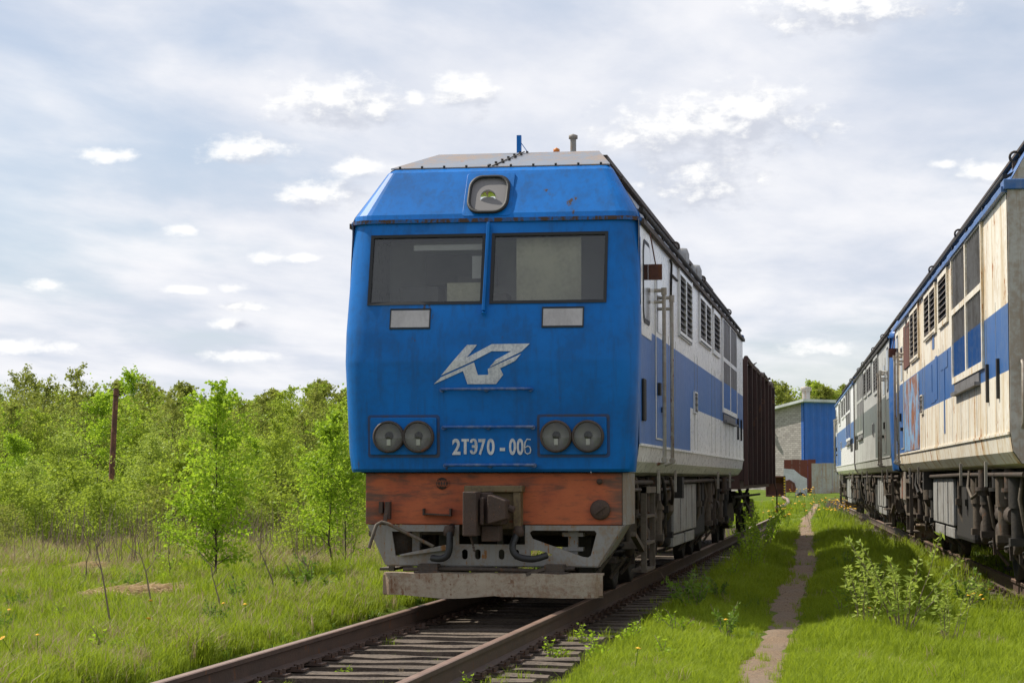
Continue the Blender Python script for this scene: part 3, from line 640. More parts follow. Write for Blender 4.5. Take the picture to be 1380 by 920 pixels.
    mb = MB()
    for k in range(6): mb.cyl((-.15+.008*k, -.14, .77-.03*k), (-.14+.008*k, -.14, .745-.03*k), .012, n=5)
    mb.build('coupler_chain', 'coupler_rust', T)
    for hp in ([(-.40, .18, .84), (-.405, .06, .80), (-.39, .0, .76), (-.385, -.03, .64), (-.41, -.03, .55), (-.48, -.02, .515), (-.58, .04, .52)],
               [(.33, .18, .84), (.325, .05, .80), (.30, .0, .74), (.275, -.03, .65), (.295, -.04, .575), (.37, -.04, .53), (.50, -.03, .52), (.62, .04, .555)]):
        pts = [Vector(p) for p in hp]; sm_ = []
        for i in range(len(pts)-1):
            p0, p1, p2, p3 = pts[max(i-1, 0)], pts[i], pts[i+1], pts[min(i+2, len(pts)-1)]
            for t in (0, .25, .5, .75): sm_.append(.5*((2*p1)+(p2-p0)*t+(2*p0-5*p1+4*p2-p3)*t*t+(3*p1-p0-3*p2+p3)*t**3))
        sm_.append(pts[-1]); ho = MB().tube(sm_, .036, 10).build('brake_hose', 'hose_black', T)
        MB().lathe([(.0, -.06), (.055, -.05), (.06, 0), (.045, .05), (0, .06)], (hp[1][0], hp[1][1]-.02, hp[1][2]), 'z', 12).build('hose_valve', 'coupler_rust', ho)
    out = [(-1.30, .858), (-.324, .858), (-.324, .66), (.372, .66), (.372, .858), (1.40, .858), (1.13, .44), (-1.105, .44)]
    def sl_(x): return rrect(x, .556, .062, .105, .03, 4)
    holes = [[(-1.04, .79), (-.40, .79), (-.40, .66), (-.95, .53), (-1.0, .54)], [(.42, .78), (.45, .805), (1.10, .805), (1.12, .78), (1.06, .55), (1.03, .53), (.98, .535), (.45, .72)], [(.43, .60), (.52, .60), (.66, .56), (.64, .545), (.43, .545)]]
    V, F = curve_mesh([out]+holes+[sl_(x) for x in (-.262, -.125, .125, .28)], .03)
    mb = MB(); mb.add([(x, .185+t, z) for x, z, t in V], F)
    mb.prism([(.2, .858), (.75, .858), (.75, .62), (.2, .44)], lambda u, v, t: (1.385-(.858-v)*.62+t, u, v), 0, .03)
    mb.prism([(.2, .858), (.75, .858), (.75, .62), (.2, .44)], lambda u, v, t: (-1.31+(.858-v)*.46+t, u, v), 0, .03)
    mb.box(-1.1, 1.13, .2, .45, .425, .445); mb.build('plough_frame', 'plow_grey', T, .004)
    mb = MB(); mb.prism([(-.95, .55), (-.43, .66), (-.40, .645), (-.42, .60), (-.93, .535)], lambda u, v, t: (u, t, v), .10, .17); mb.build('plough_step', 'plow_grey', T, .006)
    mb = MB(); mb.box(.80, .90, .35, .45, .45, .84); mb.box(.74, .96, .33, .47, .74, .78); mb.box(.74, .96, .33, .47, .59, .63); mb.box(-.86, -.78, .35, .45, .45, .84); mb.build('plough_strut', 'plow_grey', T)
    MB().lathe([(0, .0), (.19, 0), (.21, .1), (.21, .2), (.19, .26), (0, .28)], (-1.05, .62, .53), 'z', 18).build('air_tank', 'gear_tan', T)
    nb = 34; mb = MB(); rb = random.Random(8)                                       # dented guard beam
    for i in range(nb):
        x = -1.085+2.29*i/(nb-1); w_ = .006*math.sin(i*.8)+rb.uniform(-.003, .003); e = .08 if i in (0, nb-1) else 0
        zb_ = .128+.018*math.sin(i*.36+1)*(1 if i < 18 else .3)
        for (yy, zz) in ((-.085+w_+e, zb_), (-.09+w_*1.2+e, .25), (-.085+w_*.6+e, .368+.006*math.sin(i*.9)), (.12, .374), (.12, .355), (-.03, .35), (-.05, .15), (.04, zb_-.006)): mb.v.append((x, yy, zz))
    for i in range(nb-1):
        for j in range(8): mb.f.append((i*8+j, i*8+(j+1) % 8, (i+1)*8+(j+1) % 8, (i+1)*8+j)); mb.mi.append(0); mb.sm.append(False)
    mb.f += [tuple(range(8)), tuple((nb-1)*8+j for j in range(8))]; mb.mi += [0, 0]; mb.sm += [False, False]
    mb.build('guard_beam', 'bumper_tan', T, .008)
    mb = MB()
    for x in (-.62, .70): mb.box(x-.1, x+.1, .0, .3, .30, .46); mb.box(x-.14, x+.14, -.04, .1, .365, .385)
    mb.tube([(-.9, .1, .40), (-.3, .05, .41), (.3, .05, .40), (.55, .05, .39), (.9, .1, .42)], .022); mb.bar((.42, -.08, .36), (.60, -.02, .42), .05, .03); mb.build('guard_hanger', 'gear_brown', T)
    # --- sides
    for sx in (1, -1):
        X = 1.54*sx
        def bx(mb, y0, y1, z0, z1, o0, o1): mb.box(min(X+sx*o0, X+sx*o1), max(X+sx*o0, X+sx*o1), y0, y1, z0, z1); return mb
        if detail >= 2:
            mb = MB(); rr = random.Random(4)
            for y in (3.9, 4.9, 7.95, 8.5, 11.4, 12.2, 13.6, 14.9, 15.9, 17.0, 18.2, 19.2): bx(mb, y, y+.008, 1.73, 3.05, -.002, .003)
            mb.build('panel_seam', pal['seam'], T)
        mb = bx(MB(), .5, LEN, 1.685, 1.712, -.002, .014); mb.build('gutter_strip', W, T)
        mb = bx(MB(), .5, LEN, 4.02, 4.075, -.01, .05); mb.build('eaves_channel', pal['eave'], T)
        mb = MB(); mb.tube([(X*.985, .9, 4.22), (X*.985, 8, 4.22), (X*.985, 14, 4.23), (X*.985, LEN-.3, 4.22)], .028, 8)
        for y in np.arange(1.4, LEN-.3, 2.05): mb.bar((X*.985, y, 4.06), (X*.985, y, 4.23), .03, .05); mb.bar((X*.985, y, 4.22), (X*.86, y, 4.33), .03, .03)
        mb.build('roof_pipe', 'gear_dark', T)
        mb = MB(); mb.bar((sx*1.26, 1.0, 4.58), (sx*1.26, LEN-.1, 4.58), .10, .03); mb.bar((sx*.95, 2.4, 5.02), (sx*.95, LEN-.1, 5.02), .06, .05); mb.build('roof_walk', 'gear_brown', T)
        # cab side window and door
        pw = bx(MB(), .50, 1.72, 2.86, 4.0, .001, .008).build('cab_window', W, T)
        mb = MB(); pts = rrect(1.15, 3.45, .78, .9, .16); mb.prism(pts, lambda u, v, t: (X+sx*t, u, v), .004, .014); mb.build('window_gasket', 'rubber', pw)
        mb = MB(); pts = rrect(1.15, 3.45, .68, .8, .12); mb.prism(pts, lambda u, v, t: (X+sx*t, u, v), .008, .018); mb.build('pane', 'dark_glass', pw)
        dr = bx(MB(), 2.2, 3.0, 1.78, 3.75, .001, .012).build('cab_door', W if sx > 0 else W, T, .004)
        mb = bx(MB(), 2.26, 2.94, 1.80, 2.94, .010, .016); mb.build('door_panel', BL, dr)
        mb = bx(MB(), 2.30, 2.9, 3.0, 3.6, .010, .018); mb.build('door_window', 'dark_glass', dr)
        mb = bx(MB(), 2.75, 2.88, 2.1, 2.16, .012, .06); mb = bx(mb, 2.3, 2.45, 2.28, 2.42, .01, .05); mb.build('door_handle', 'gear_dark', dr)
        for y in (2.12, 3.12):
            mb = MB(); mb.tube([(X, y, 3.45), (X+sx*.10, y, 3.45), (X+sx*.11, y, 3.40), (X+sx*.11, y, 1.52), (X+sx*.02, y, 1.50)], .022, 8)
            mb.cyl((X+sx*.11, y, 3.40), (X+sx*.11, y, 3.48), .032, n=8); mb.cyl((X, y, 3.32), (X+sx*.11, y, 3.32), .02, n=6); mb.cyl((X+sx*.11, y-.05, 1.55), (X+sx*.11, y+.05, 1.55), .035, n=8); mb.build('door_handrail', 'handrail_grey', T)
        if detail >= 2:
            mb = MB(); mb.box(X+sx*.02 if sx > 0 else X-.17, X+.17 if sx > 0 else X-.02, 1.24, 1.262, 3.49, 3.66); mb.cyl((X+sx*.1, 1.24, 3.66), (X+sx*.04, 1.24, 4.0), .008, n=6); mb.build('side_mirror', 'rust_plate', T)
            mb = MB(); mb.tube([(X, 4.15, 3.05), (X+sx*.02, 4.15, 3.95), (X+sx*.02, 4.0, 3.98)], .016, 6); mb.bar((X+sx*.008, 4.3, 3.83), (X+sx*.008, 5.1, 3.83), .03, .02); mb.build('side_conduit', 'gear_dark', T)
            bx(MB(), .68, .92, 1.95, 2.4, .002, .03).build('side_hatch', 'gear_dark', T, .03)
        # louvred openings
        for y0, y1, z0, z1, nv in ((5.35, 7.3, 3.22, 3.94, 2), (8.85, 11.05, 3.36, 3.93, 2), (11.75, 13.15, 3.36, 3.93, 1), (7.72, 8.2, 2.26, 2.52, 1)):
            lv = MB(); f = .07
            if y1-y0 < .6: f = .02
            bx(lv, y0-f, y1+f, z0-f, z0, .002, .03); bx(lv, y0-f, y1+f, z1, z1+f, .002, .03); bx(lv, y0-f, y0, z0, z1, .002, .03); bx(lv, y1, y1+f, z0, z1, .002, .03)
            if nv == 2: bx(lv, (y0+y1)/2-.06, (y0+y1)/2+.06, z0, z1, .002, .03)
            lf = lv.build('louvre', W, T)
            bx(MB(), y0, y1, z0, z1, .001, .004).build('louvre_opening', 'seam_dark', lf)
            k = max(3, int((z1-z0)/.075)); mb = MB()
            for i in range(k):
                z = z0+(z1-z0)*(i+.5)/k
                for (ya, yb) in ((y0, (y0+y1)/2-.06), ((y0+y1)/2+.06, y1)) if nv == 2 else ((y0, y1),):
                    mb.add([(X+sx*.006, ya, z+.022), (X+sx*.006, yb, z+.022), (X+sx*.032, yb, z-.018), (X+sx*.032, ya, z-.018), (X+sx*.006, ya, z+.016), (X+sx*.006, yb, z+.016), (X+sx*.032, yb, z-.024), (X+sx*.032, ya, z-.024)], [(0, 1, 2, 3), (7, 6, 5, 4), (0, 4, 5, 1), (1, 5, 6, 2), (2, 6, 7, 3), (3, 7, 4, 0)])
            mb.build('louvre_slats', 'louvre_dark', lf)
            if detail >= 2 and nv == 2:
                mb = MB()
                for i in range(int((y1-y0+.1)/.13)): 
                    for z in (z0-.055, z1+.055): mb.cyl((X+sx*.02, y0-.03+.13*i, z), (X+sx*.037, y0-.03+.13*i, z), .012, n=5)
                mb.build('louvre_bolts', 'gear_dark', lf)
        # radiator shutters
        sh = MB(); y0, y1 = 13.9, 18.0
        for (ya, yb, za, zb) in ((y0, y1, 2.44, 2.52), (y0, y1, 4.0, 4.03), (y0, y0+.1, 2.52, 4.0), (y1-.1, y1, 2.52, 4.0), (15.88, 16.02, 2.52, 4.0), (y0+.1, 15.88, 3.30, 3.37), (16.02, y1-.1, 3.30, 3.37)): bx(sh, ya, yb, za, zb, .002, .028)
        so_ = sh.build('radiator_shutter', W, T)
        for ya, yb in ((y0+.1, 15.88), (16.02, y1-.1)):
            for za, zb, mm in ((2.52, 2.95, BL), (2.95, 3.30, 'shutter_grey'), (3.37, 4.0, 'shutter_grey')):
                k = 9; mb = MB()
                for i in range(k):
                    a0 = ya+(yb-ya)*i/k; a1 = ya+(yb-ya)*(i+1)/k-.012
                    mb.add([(X+sx*.004, a0, za), (X+sx*.022, a1, za), (X+sx*.022, a1, zb), (X+sx*.004, a0, zb)], [(0, 1, 2, 3)])
                    mb.add([(X+sx*.022, a1, za), (X+sx*.004, a1+.012, za), (X+sx*.004, a1+.012, zb), (X+sx*.022, a1, zb)], [(0, 1, 2, 3)])
                mb.build('shutter_blades', mm, so_)
        mb = bx(MB(), 14.2, 17.5, 2.28, 2.32, .0, .07); bx(mb, 14.2, 17.5, 2.32, 2.42, .0, .02); mb.build('drip_tray', 'shutter_grey', T)
        for y in (18.35, 19.45): bx(MB(), y, y+.09, 2.06, 2.46, .002, .03).build('grab_recess', 'gear_dark', T)
        mb = MB()
        for y in (3.3, 5.6, 13.9, 17.2): mb.bar((sx*1.47, y, 1.45), (sx*1.47, y, 1.17), .03, .05)
        mb.build('jacking_bracket', 'handrail_grey', T)
    if letters:
        for rects in (((11.75, 12.95, 2.72, 2.93), (12.25, 12.42, 1.86, 2.719)), ((10.701, 11.1, 2.36, 2.97), (9.75, 10.049, 2.34, 2.9), (10.05, 10.70, 2.34, 2.50)), ((10.2, 10.6, 3.1, 3.30),)):
            mb = MB()
            for y0, y1, z0, z1 in rects: mb.box(1.542, 1.5465, y0, y1, z0, z1)
            o = mb.build('side_letter', BL, T)
        mb = MB(); mb.box(1.542, 1.548, 2.95+.2, 7.15, 1.73, 2.93); mb.build('peeling_patch', 'peeling', T)
        mb = MB(); mb.box(1.542, 1.56, 3.3, 4.9, 3.15, 3.9); mb.build('rusty_hatch', 'rust_plate', T, .01)
    # --- roof equipment
    for x, y, z0, z1, r, mm in ((.56, 2.6, 5.03, 5.29, .035, 'plow_grey'), (.35, 2.7, 5.03, 5.15, .025, 'amber')):
        mb = MB(); mb.cyl((x, y, z0), (x, y, z1), r, n=12); mb.lathe([(0, z1-.02), (r*1.5, z1-.02), (r*1.5, z1+.02), (0, z1+.04)], (x, y, 0), 'z', 12); mb.lathe([(0, z0+.03), (r*1.9, z0+.03), (r*1.9, z0+.07), (0, z0+.07)], (x, y, 0), 'z', 12); mb.build('roof_vent', mm, T)
    mb = MB(); mb.box(-.065, -.015, 2.35, 2.40, 5.04, 5.29); mb.bar((-.015, 2.38, 5.2), (.09, 2.38, 5.05), .008, .008); mb.build('aerial_post', NB, T)
    for y in (15.0, 17.2): MB().lathe([(.0, 5.30), (.55, 5.27), (.75, 5.15), (.75, 5.0)], (0, y, 0), 'z', 24).build('fan_cowl', RF, T)
    mb = MB(); mb.box(-.5, .5, 8.2, 9.6, 5.02, 5.22); mb.build('exhaust_housing', 'gear_dark', T, .03)
    for sx in (-1, 1):
        for y in (7.4, 12.4, 19.3):
            mb = MB(); mb.tube([(sx*1.33+.055*math.cos(a), y, 4.52+.055*math.sin(a)) for a in [2*PI*i/14 for i in range(15)]], .015, 6, cap=False); mb.box(sx*1.33-.03, sx*1.33+.03, y-.03, y+.03, 4.36, 4.47); mb.build('lifting_eye', 'gear_brown', T)
        [MB().lathe([(0, .13), (.1, .12), (.13, .04), (.13, -.1)], (sx*1.33, yq, 4.45), 'z', 16).build('roof_dome', 'panel_grey', T) for yq in ((8.2, 10.6) if detail >= 2 and not letters else ())]
        mb = MB(); mb.cyl((sx*.8, 20.0, 4.95), (sx*.8, 20.0, 5.12), .10, n=12); mb.build('filler_pipe', 'gear_dark', T)
    # --- running gear
    for bc in (4.2, 16.2):
        mb = MB()
        for sx in (-1, 1):
            mb.box(sx*1.12-.05, sx*1.12+.05, bc-2.7, bc+2.7, .78, .98)
            for w in (-1.85, 0, 1.85): mb.box(sx*1.12-.045, sx*1.12+.045, bc+w-.30, bc+w+.30, .92, 1.12)
        for y in (-2.65, -.95, .95, 2.65): mb.box(-1.12, 1.12, bc+y-.08, bc+y+.08, .72, .96)
        bf = mb.build('bogie_frame', 'gear_brown', T, .01)
        for w in (-1.85, 0, 1.85):
            for sx in (-1, 1):
                y = bc+w
                wl = MB().lathe([(.0, .07), (.16, .07), (.18, .03), (.45, .02), (.50, .055), (.61, .05), (.612, -.06), (.655, -.065), (.655, -.085), (.5, -.08), (.2, -.06), (0, -.06)], (0, 0, 0), 'x', 32).build('wheel', 'gear_dark', T)
                wl.location = (sx*.80, y, .612); wl.rotation_euler = (0, 0, 0 if sx > 0 else PI)
                ab = MB(); ab.box(sx*1.06-.1, sx*1.06+.1, y-.2, y+.2, .44, .78); ab.lathe([(0, .11), (.12, .11), (.15, .08), (.15, 0)], (sx*1.16, y, .61), 'x', 16) if sx > 0 else ab.lathe([(0, -.11), (.12, -.11), (.15, -.08), (.15, 0)], (sx*1.16, y, .61), 'x', 16)
                ab.box(sx*1.06-.07, sx*1.06+.07, y-.5, y+.5, .40, .48); ab.build('axle_box', 'gear_brown', T, .012)
                if detail >= 1:
                    for dy in (-.36, .36):
                        MB().spring((sx*1.12, y+dy, .48), .085, .32, 5, .02).build('coil_spring', 'gear_dark', T)
        for sx in (-1, 1):
            for y, mm in ((bc-2.15, 'gear_tan'), (bc-.92, 'gear_brown'), (bc+.95, 'gear_tan'), (bc+2.3, 'gear_dark')):
                mb = MB(); mb.cyl((sx*1.27, y, .62), (sx*1.27, y, .98), .07, n=12); mb.cyl((sx*1.27, y, .95), (sx*1.27, y, 1.28), .095, n=12); mb.cyl((sx*1.27, y, 1.26), (sx*1.27, y, 1.34), .05, n=8); mb.box(sx*1.27-.09, sx*1.27+.09, y-.09, y+.09, .56, .64); mb.build('damper', mm, T)
            for y in (bc-1.4, bc+.45, bc+1.4):
                mb = MB(); mb.cyl((sx*1.2, y-.22, .86), (sx*1.2, y+.22, .86), .11, n=14); mb.cyl((sx*1.2, y-.35, .86), (sx*1.2, y+.36, .86), .03, n=8); mb.bar((sx*1.2, y+.3, .86), (sx*1.18, y+.32, .35), .035, .06); mb.build('brake_cylinder', 'gear_brown', T)
            for y in (bc-2.75, bc-.55, bc+.62, bc+2.72):
                mb = MB(); mb.tube([(sx*1.26, y, 1.3), (sx*1.3, y+.05, 1.05), (sx*1.24, y+.02, .7), (sx*1.0, y+.02, .35), (sx*.85, y, .16)], .022, 7); mb.build('sand_pipe', 'gear_tan', T)
    if detail >= 1:
        rr = random.Random(9)
        for sx in (-1, 1):
            for i in range(26):                                # hanging pipework and small gear under the frame
                y = .9+19*i/26+rr.uniform(-.2, .2)
                if 6.8 < y < 11.5: continue
                x = sx*rr.uniform(1.22, 1.42); mb = MB(); k = rr.randrange(4)
                if k == 0: mb.cyl((x, y, 1.36), (x, y, rr.uniform(.95, 1.15)), rr.uniform(.04, .08), n=10); mb.cyl((x, y, 1.12), (x, y, 1.16), .1, n=10)
                elif k == 1: mb.tube([(x, y, 1.36), (x+sx*.03, y+.06, 1.15), (x, y+.25, 1.02), (x-sx*.05, y+.5, 1.08), (x-sx*.04, y+.55, 1.34)], .022, 7)
                elif k == 2: mb.box(x-.08, x+.06, y-.14, y+.14, 1.08, 1.36)
                else: mb.tube([(x, y, 1.36), (x, y, .8), (x-sx*.1, y+.1, .55), (x-sx*.12, y+.3, .5)], .026, 7); mb.box(x-.05, x+.05, y-.05, y+.05, .9, .99)
                mb.build('underframe_gear', rr.choice(['gear_brown', 'gear_tan', 'gear_dark', 'gear_brown']), T)
            mb = MB(); mb.tube([(sx*1.36, .8, 1.30), (sx*1.36, 7, 1.29), (sx*1.36, 13, 1.31), (sx*1.36, 20, 1.30)], .03, 8); mb.tube([(sx*1.40, .8, 1.22), (sx*1.38, 6.6, 1.20)], .02, 7); mb.build('air_pipe', 'gear_brown', T)
            # entrance steps
            mb = MB(); xs = sx*1.43
            for y in (1.95, 2.95): mb.box(xs-.03, xs+.03, y-.03, y+.03, .30, 1.25)
            mb.box(xs-.04, xs+.04, 1.92, 2.98, 1.18, 1.25)
            for z in (.32, .62, .92): mb.box(xs-.14, xs+.03, 1.95, 2.95, z-.015, z+.015)
            mb.bar((xs-.02, 1.0, .75), (xs-.02, 1.95, .55), .06, .05); mb.build('entrance_steps', 'gear_tan', T)
            mb = MB(); mb.cyl((sx*1.30, 5.95, .92), (sx*1.30, 5.95, 1.24), .12, n=16); mb.lathe([(0, .80), (.05, .80), (.12, .92)], (sx*1.30, 5.95, 0), 'z', 16); mb.tube([(sx*1.3, 5.95, .8), (sx*1.3, 6.05, .6), (sx*1.2, 6.3, .55)], .02); mb.build('moisture_trap', 'gear_tan', T)
    mb = MB(); mb.box(-1.28, 1.28, 6.9, 13.4, .42, 1.28); mb.build('fuel_tank', 'gear_dark', T, .06)
    mb = MB(); mb.box(-1.15, 1.15, .55, 20.3, 1.15, 1.39); mb.build('underframe', 'gear_dark', T)
    for sx in (-1, 1):
        for ya, yb in ((7.0, 9.0), (9.12, 10.9)):
            mb = MB(); x0, x1 = sorted((sx*1.285, sx*1.33)); mb.box(x0, x1, ya, yb, .60, 1.26); bo = mb.build('battery_cover', 'panel_grey', T, .01)
            mb = MB()
            for y in (ya+(yb-ya)*.5,): mb.box(min(sx*1.33, sx*1.345), max(sx*1.33, sx*1.345), y, y+.015, .62, 1.24)
            mb.build('cover_rib', 'panel_grey', bo)
            mb = MB(); x0, x1 = sorted((sx*1.2, sx*1.31)); mb.box(x0, x1, ya+.1, yb-.1, .42, .57); mb.build('battery_tray', 'panel_grey', T, .01)
    return T
plain('dark_glass', (.012, .013, .015), .12); plain('lamp_reflector', (.24, .235, .225), .35, .4); plain('lamp_face', (.17, .16, .16), .5)
plain('plate_white', (.75, .76, .75), .7); plain('mirror', (.85, .85, .82), .08, 1.)
paint('rust_plate', (.14, .05, .035), .75, (.07, .03, .02), .6, .3, .3, ts=2.)
paint('coupler_pocket', (.17, .12, .055), .7, (.07, .045, .03), .7, .2, .2, ts=3.)
paint('peeling', (.14, .33, .58), .55, (.45, .47, .46), .6, .5, .62, (.22, .08, .03), ts=.55)
paint('nose_dark', (.004, .05, .18), .4, (.05, .04, .03), .6, .3)
LEFT = dict(white='side_white', blue='side_blue', nose='cab_blue', nose_dark='nose_dark', roof='roof_grey', end='end_grey', beam='beam_orange', seam='seam_soft', eave='gear_brown')
CREAM = dict(white='cream_white', blue='old_blue', nose='old_blue', nose_dark='nose_dark', roof='old_blue', end='end_grey', beam='beam_orange', seam='seam_soft', eave='old_blue')
GREY = dict(white='pale_grey', blue='dark_grey', nose='old_blue', nose_dark='nose_dark', roof='roof_grey', end='end_grey', beam='beam_orange', seam='seam_soft', eave='gear_dark')
locomotive('blue-nosed diesel locomotive with white sides, facing the viewer on the left track', (0, 0, 0), 0, LEFT)
base = Vector((5.23, -.8, RZ)) + RN*1.54
def onr(d): return base + RT*d
locomotive('cream and blue diesel locomotive at the right edge, flat end nearest', onr(20.4), RA+PI, CREAM, letters=True, number=False)
locomotive('grey and white diesel locomotive behind the cream one', onr(21.7), RA, GREY, detail=1, number=False)
C2 = dict(CREAM, white='side_white')
locomotive('farthest diesel locomotive of the right row, with a pale blue cab end', onr(63.7), RA+PI, C2, detail=1, number=False)

# ------------------------------------------------------------------ wagon
def wagon():
    T = thing('freight_wagon', 'dark brown high-sided freight wagon with battered top, behind the blue locomotive', 'wagon', (0, 21.6, 0)); L = 14.0; rr = random.Random(12)
    mb = MB(); mb.box(-1.4, 1.4, 0, L, 1.12, 1.34); mb.build('underframe', 'wagon_brown', T)
    for sx in (-1, 1):
        k = 28
        for i in range(k):
            y0 = L*i/k; mb = MB(); b_ = rr.uniform(-.006, .006); zt = 3.72+rr.uniform(-.06, .05)
            mb.prism([(y0+.006, 1.3), (y0+L/k-.006, 1.3), (y0+L/k-.006, zt+rr.uniform(-.03, .03)), (y0+.006, zt)], lambda u, v, t: (sx*(1.43+t+b_*(v-1.3)/2.4), u, v), 0, .045); mb.build('side_board', 'wagon_brown', T)
        for i in range(8):
            y = .06+(L-.12)*i/7; mb = MB(); mb.box(min(sx*1.48, sx*1.57), max(sx*1.48, sx*1.57), y-.06, y+.06, 1.2, 3.74); mb.build('side_post', 'wagon_brown', T, .01)
        mb = MB(); P = [(sx*1.52+rr.uniform(-.02, .03), L*i/14, 3.76+rr.uniform(-.03, .03)) for i in range(15)]; mb.tube(P, .055, 6, sm=False); mb.build('top_chord', 'wagon_brown', T)
        for i in range(6):
            y = rr.uniform(.4, L-1); w = rr.uniform(.3, .9); z = 3.76; mb = MB(); x0 = sx*1.5
            V = [(x0, y, z), (x0+sx*rr.uniform(.03, .14), y+.1, z+rr.uniform(.0, .12)), (x0+sx*rr.uniform(.02, .15), y+w, z+rr.uniform(-.12, .1)), (x0-sx*.1, y+w, z+.02)]
            mb.add(V+[(a, b_, c-.02) for a, b_, c in V], [(0, 1, 2, 3), (7, 6, 5, 4), (0, 4, 5, 1), (1, 5, 6, 2), (2, 6, 7, 3), (3, 7, 4, 0)]); mb.build('bent_sheet', 'wagon_brown', T)
        mb = MB(); mb.bar((sx*1.56, 1.0, 1.3), (sx*1.56, 1.0, 2.0), .03, .03); mb.tube([(sx*1.56, 13.5, 1.2), (sx*1.62, 13.5, 1.0), (sx*1.62, 13.5, .45)], .02); mb.build('side_step', 'wagon_brown', T)
    for y in (.02, L-.06):
        mb = MB(); mb.box(-1.43, 1.43, y, y+.05, 1.3, 3.7); mb.build('end_panel', 'wagon_brown', T)
    mb = MB(); mb.box(-1.42, 1.42, .1, L-.1, 3.45, 3.5); mb.build('load', 'wagon_brown', T)
    for bc in (2.6, L-2.6):
        for w in (-.92, .92):
            for sx in (-1, 1):
                wl = MB().lathe([(0, .07), (.14, .07), (.4, .02), (.475, .05), (.477, -.06), (.51, -.07), (.3, -.05), (0, -.05)], (0, 0, 0), 'x', 24).build('wheel', 'gear_dark', T); wl.location = (sx*.8, bc+w, .477)
        for sx in (-1, 1):
            mb = MB(); mb.prism([(-1.2, .40), (-.7, .40), (-.4, .28), (.4, .28), (.7, .40), (1.2, .40), (1.2, .62), (.6, .82), (-.6, .82), (-1.2, .62)], lambda u, v, t: (t, bc+u, v), sx*.98-.08, sx*.98+.08); mb.build('bogie_side_frame', 'gear_brown', T, .01)
    mb = MB(); mb.box(-.35, .35, .2, L-.2, .78, 1.12); mb.build('centre_sill', 'gear_dark', T)
    for sx in (-1, 1):
        for y, l in ((4.9, 1.2), (6.9, 1.6)):
            mb = MB(); mb.cyl((sx*.75, y, .82), (sx*.75, y+l, .82), .22, n=14); mb.box(sx*.75-.05, sx*.75+.05, y+.2, y+.3, .9, 1.14); mb.build('brake_reservoir', 'gear_dark', T)
        mb = MB(); mb.tube([(sx*1.2, 1.2, .95), (sx*1.2, L-1.2, .93)], .03, 6); mb.bar((sx*1.1, 5.0, 1.1), (sx*1.1, 9.0, .6), .05, .08); mb.bar((sx*1.1, 9.0, 1.1), (sx*1.1, 5.0, .6), .05, .08); mb.build('brake_rod', 'gear_dark', T)
    for bc in (2.6, L-2.6):
        mb = MB(); mb.box(-1.0, 1.0, bc-.22, bc+.22, .45, .98); mb.build('bolster', 'gear_dark', T)
    mb = MB(); mb.cyl((0, -.9, 1.02), (0, 0, 1.02), .12, n=8); mb.box(-.2, .2, -1.2, -.85, .86, 1.2); mb.build('coupler', 'coupler_rust', T)
wagon()

# ------------------------------------------------------------------ building and yard clutter
def building():
    B = thing('workshop_building', 'low building with blue metal cladding and a pale brick gable beyond the tracks', 'building', (.4, 108, .5), 0)
    a1 = R(138); a2 = R(50)      # directions of the brick wall and of the blue wall from the near corner
    d1 = Vector((math.cos(a1), math.sin(a1), 0)); d2 = Vector((math.cos(a2), math.sin(a2), 0))
    mb = MB(); L1 = 14
    mb.prism([(0, -.6), (L1, -.6), (L1, 3.1), (0, 5.35)], lambda u, v, t: (u, t, v), -.3, 0); bw = mb.build('brick_wall', 'white_brick', B); bw.rotation_euler = (0, 0, a1)
    k = 70; L2 = 22; mb = MB(); V = []
    for i in range(k*2):
        u = L2*i/(k*2-1); o = .0 if (i//2) % 2 == 0 else .035
        V += [(u, o, -.6), (u, o, 5.4)]
    mb.add(V, [(2*i, 2*i+2, 2*i+3, 2*i+1) for i in range(k*2-1)]); mb.box(0, L2, .06, .25, -.6, 5.38); bl = mb.build('metal_cladding', 'wall_blue', B); bl.rotation_euler = (0, 0, a2); bl.location = (.077, -.064, 0)
    mb = MB(); e1 = d1*L1; e2 = d2*L2; up = Vector((0, 0, 1)); c0 = -d1*.35-d2*.35
    q = [c0+up*5.42, c0+e1*1.03+up*3.05, c0+e1*1.03+e2*1.02+up*3.05, c0+e2*1.02+up*5.46]
    mb.add(q+[p+up*.16 for p in q], [(0, 1, 2, 3), (4, 7, 6, 5), (0, 4, 5, 1), (1, 5, 6, 2), (2, 6, 7, 3), (3, 7, 4, 0)]); rf = mb.build('roof', 'roof_white', B)
    mb = MB(); p = d1*1.2+d2*1.6+up*5.0; mb.cyl(p, p+up*1.15, .25, n=12); mb.lathe([(0, 0), (.33, 0), (.33, .22), (0, .3)], p+up*1.15, 'z', 12); mb.build('roof_vent', 'sheet_grey', rf)
    w = MB(); w.box(5.2, 6.2, -.05, .0, 1.6, 3.2); wo_ = w.build('window', 'side_blue', B); wo_.rotation_euler = (0, 0, a2)
    w = MB(); w.box(5.3, 6.1, -.06, -.04, 1.7, 3.1); w_ = w.build('pane', 'dark_glass', wo_)
    w = MB(); w.tube([(2.9, .02, 4.3), (2.9, .35, 4.35), (2.9, .4, 4.1)], .05); w.lathe([(0, 0), (.2, -.02), (.05, .14), (0, .15)], (2.9, .4, 4.0), 'z', 12); lo = w.build('wall_lamp', 'gear_dark', B); lo.rotation_euler = (0, 0, a1)
building()
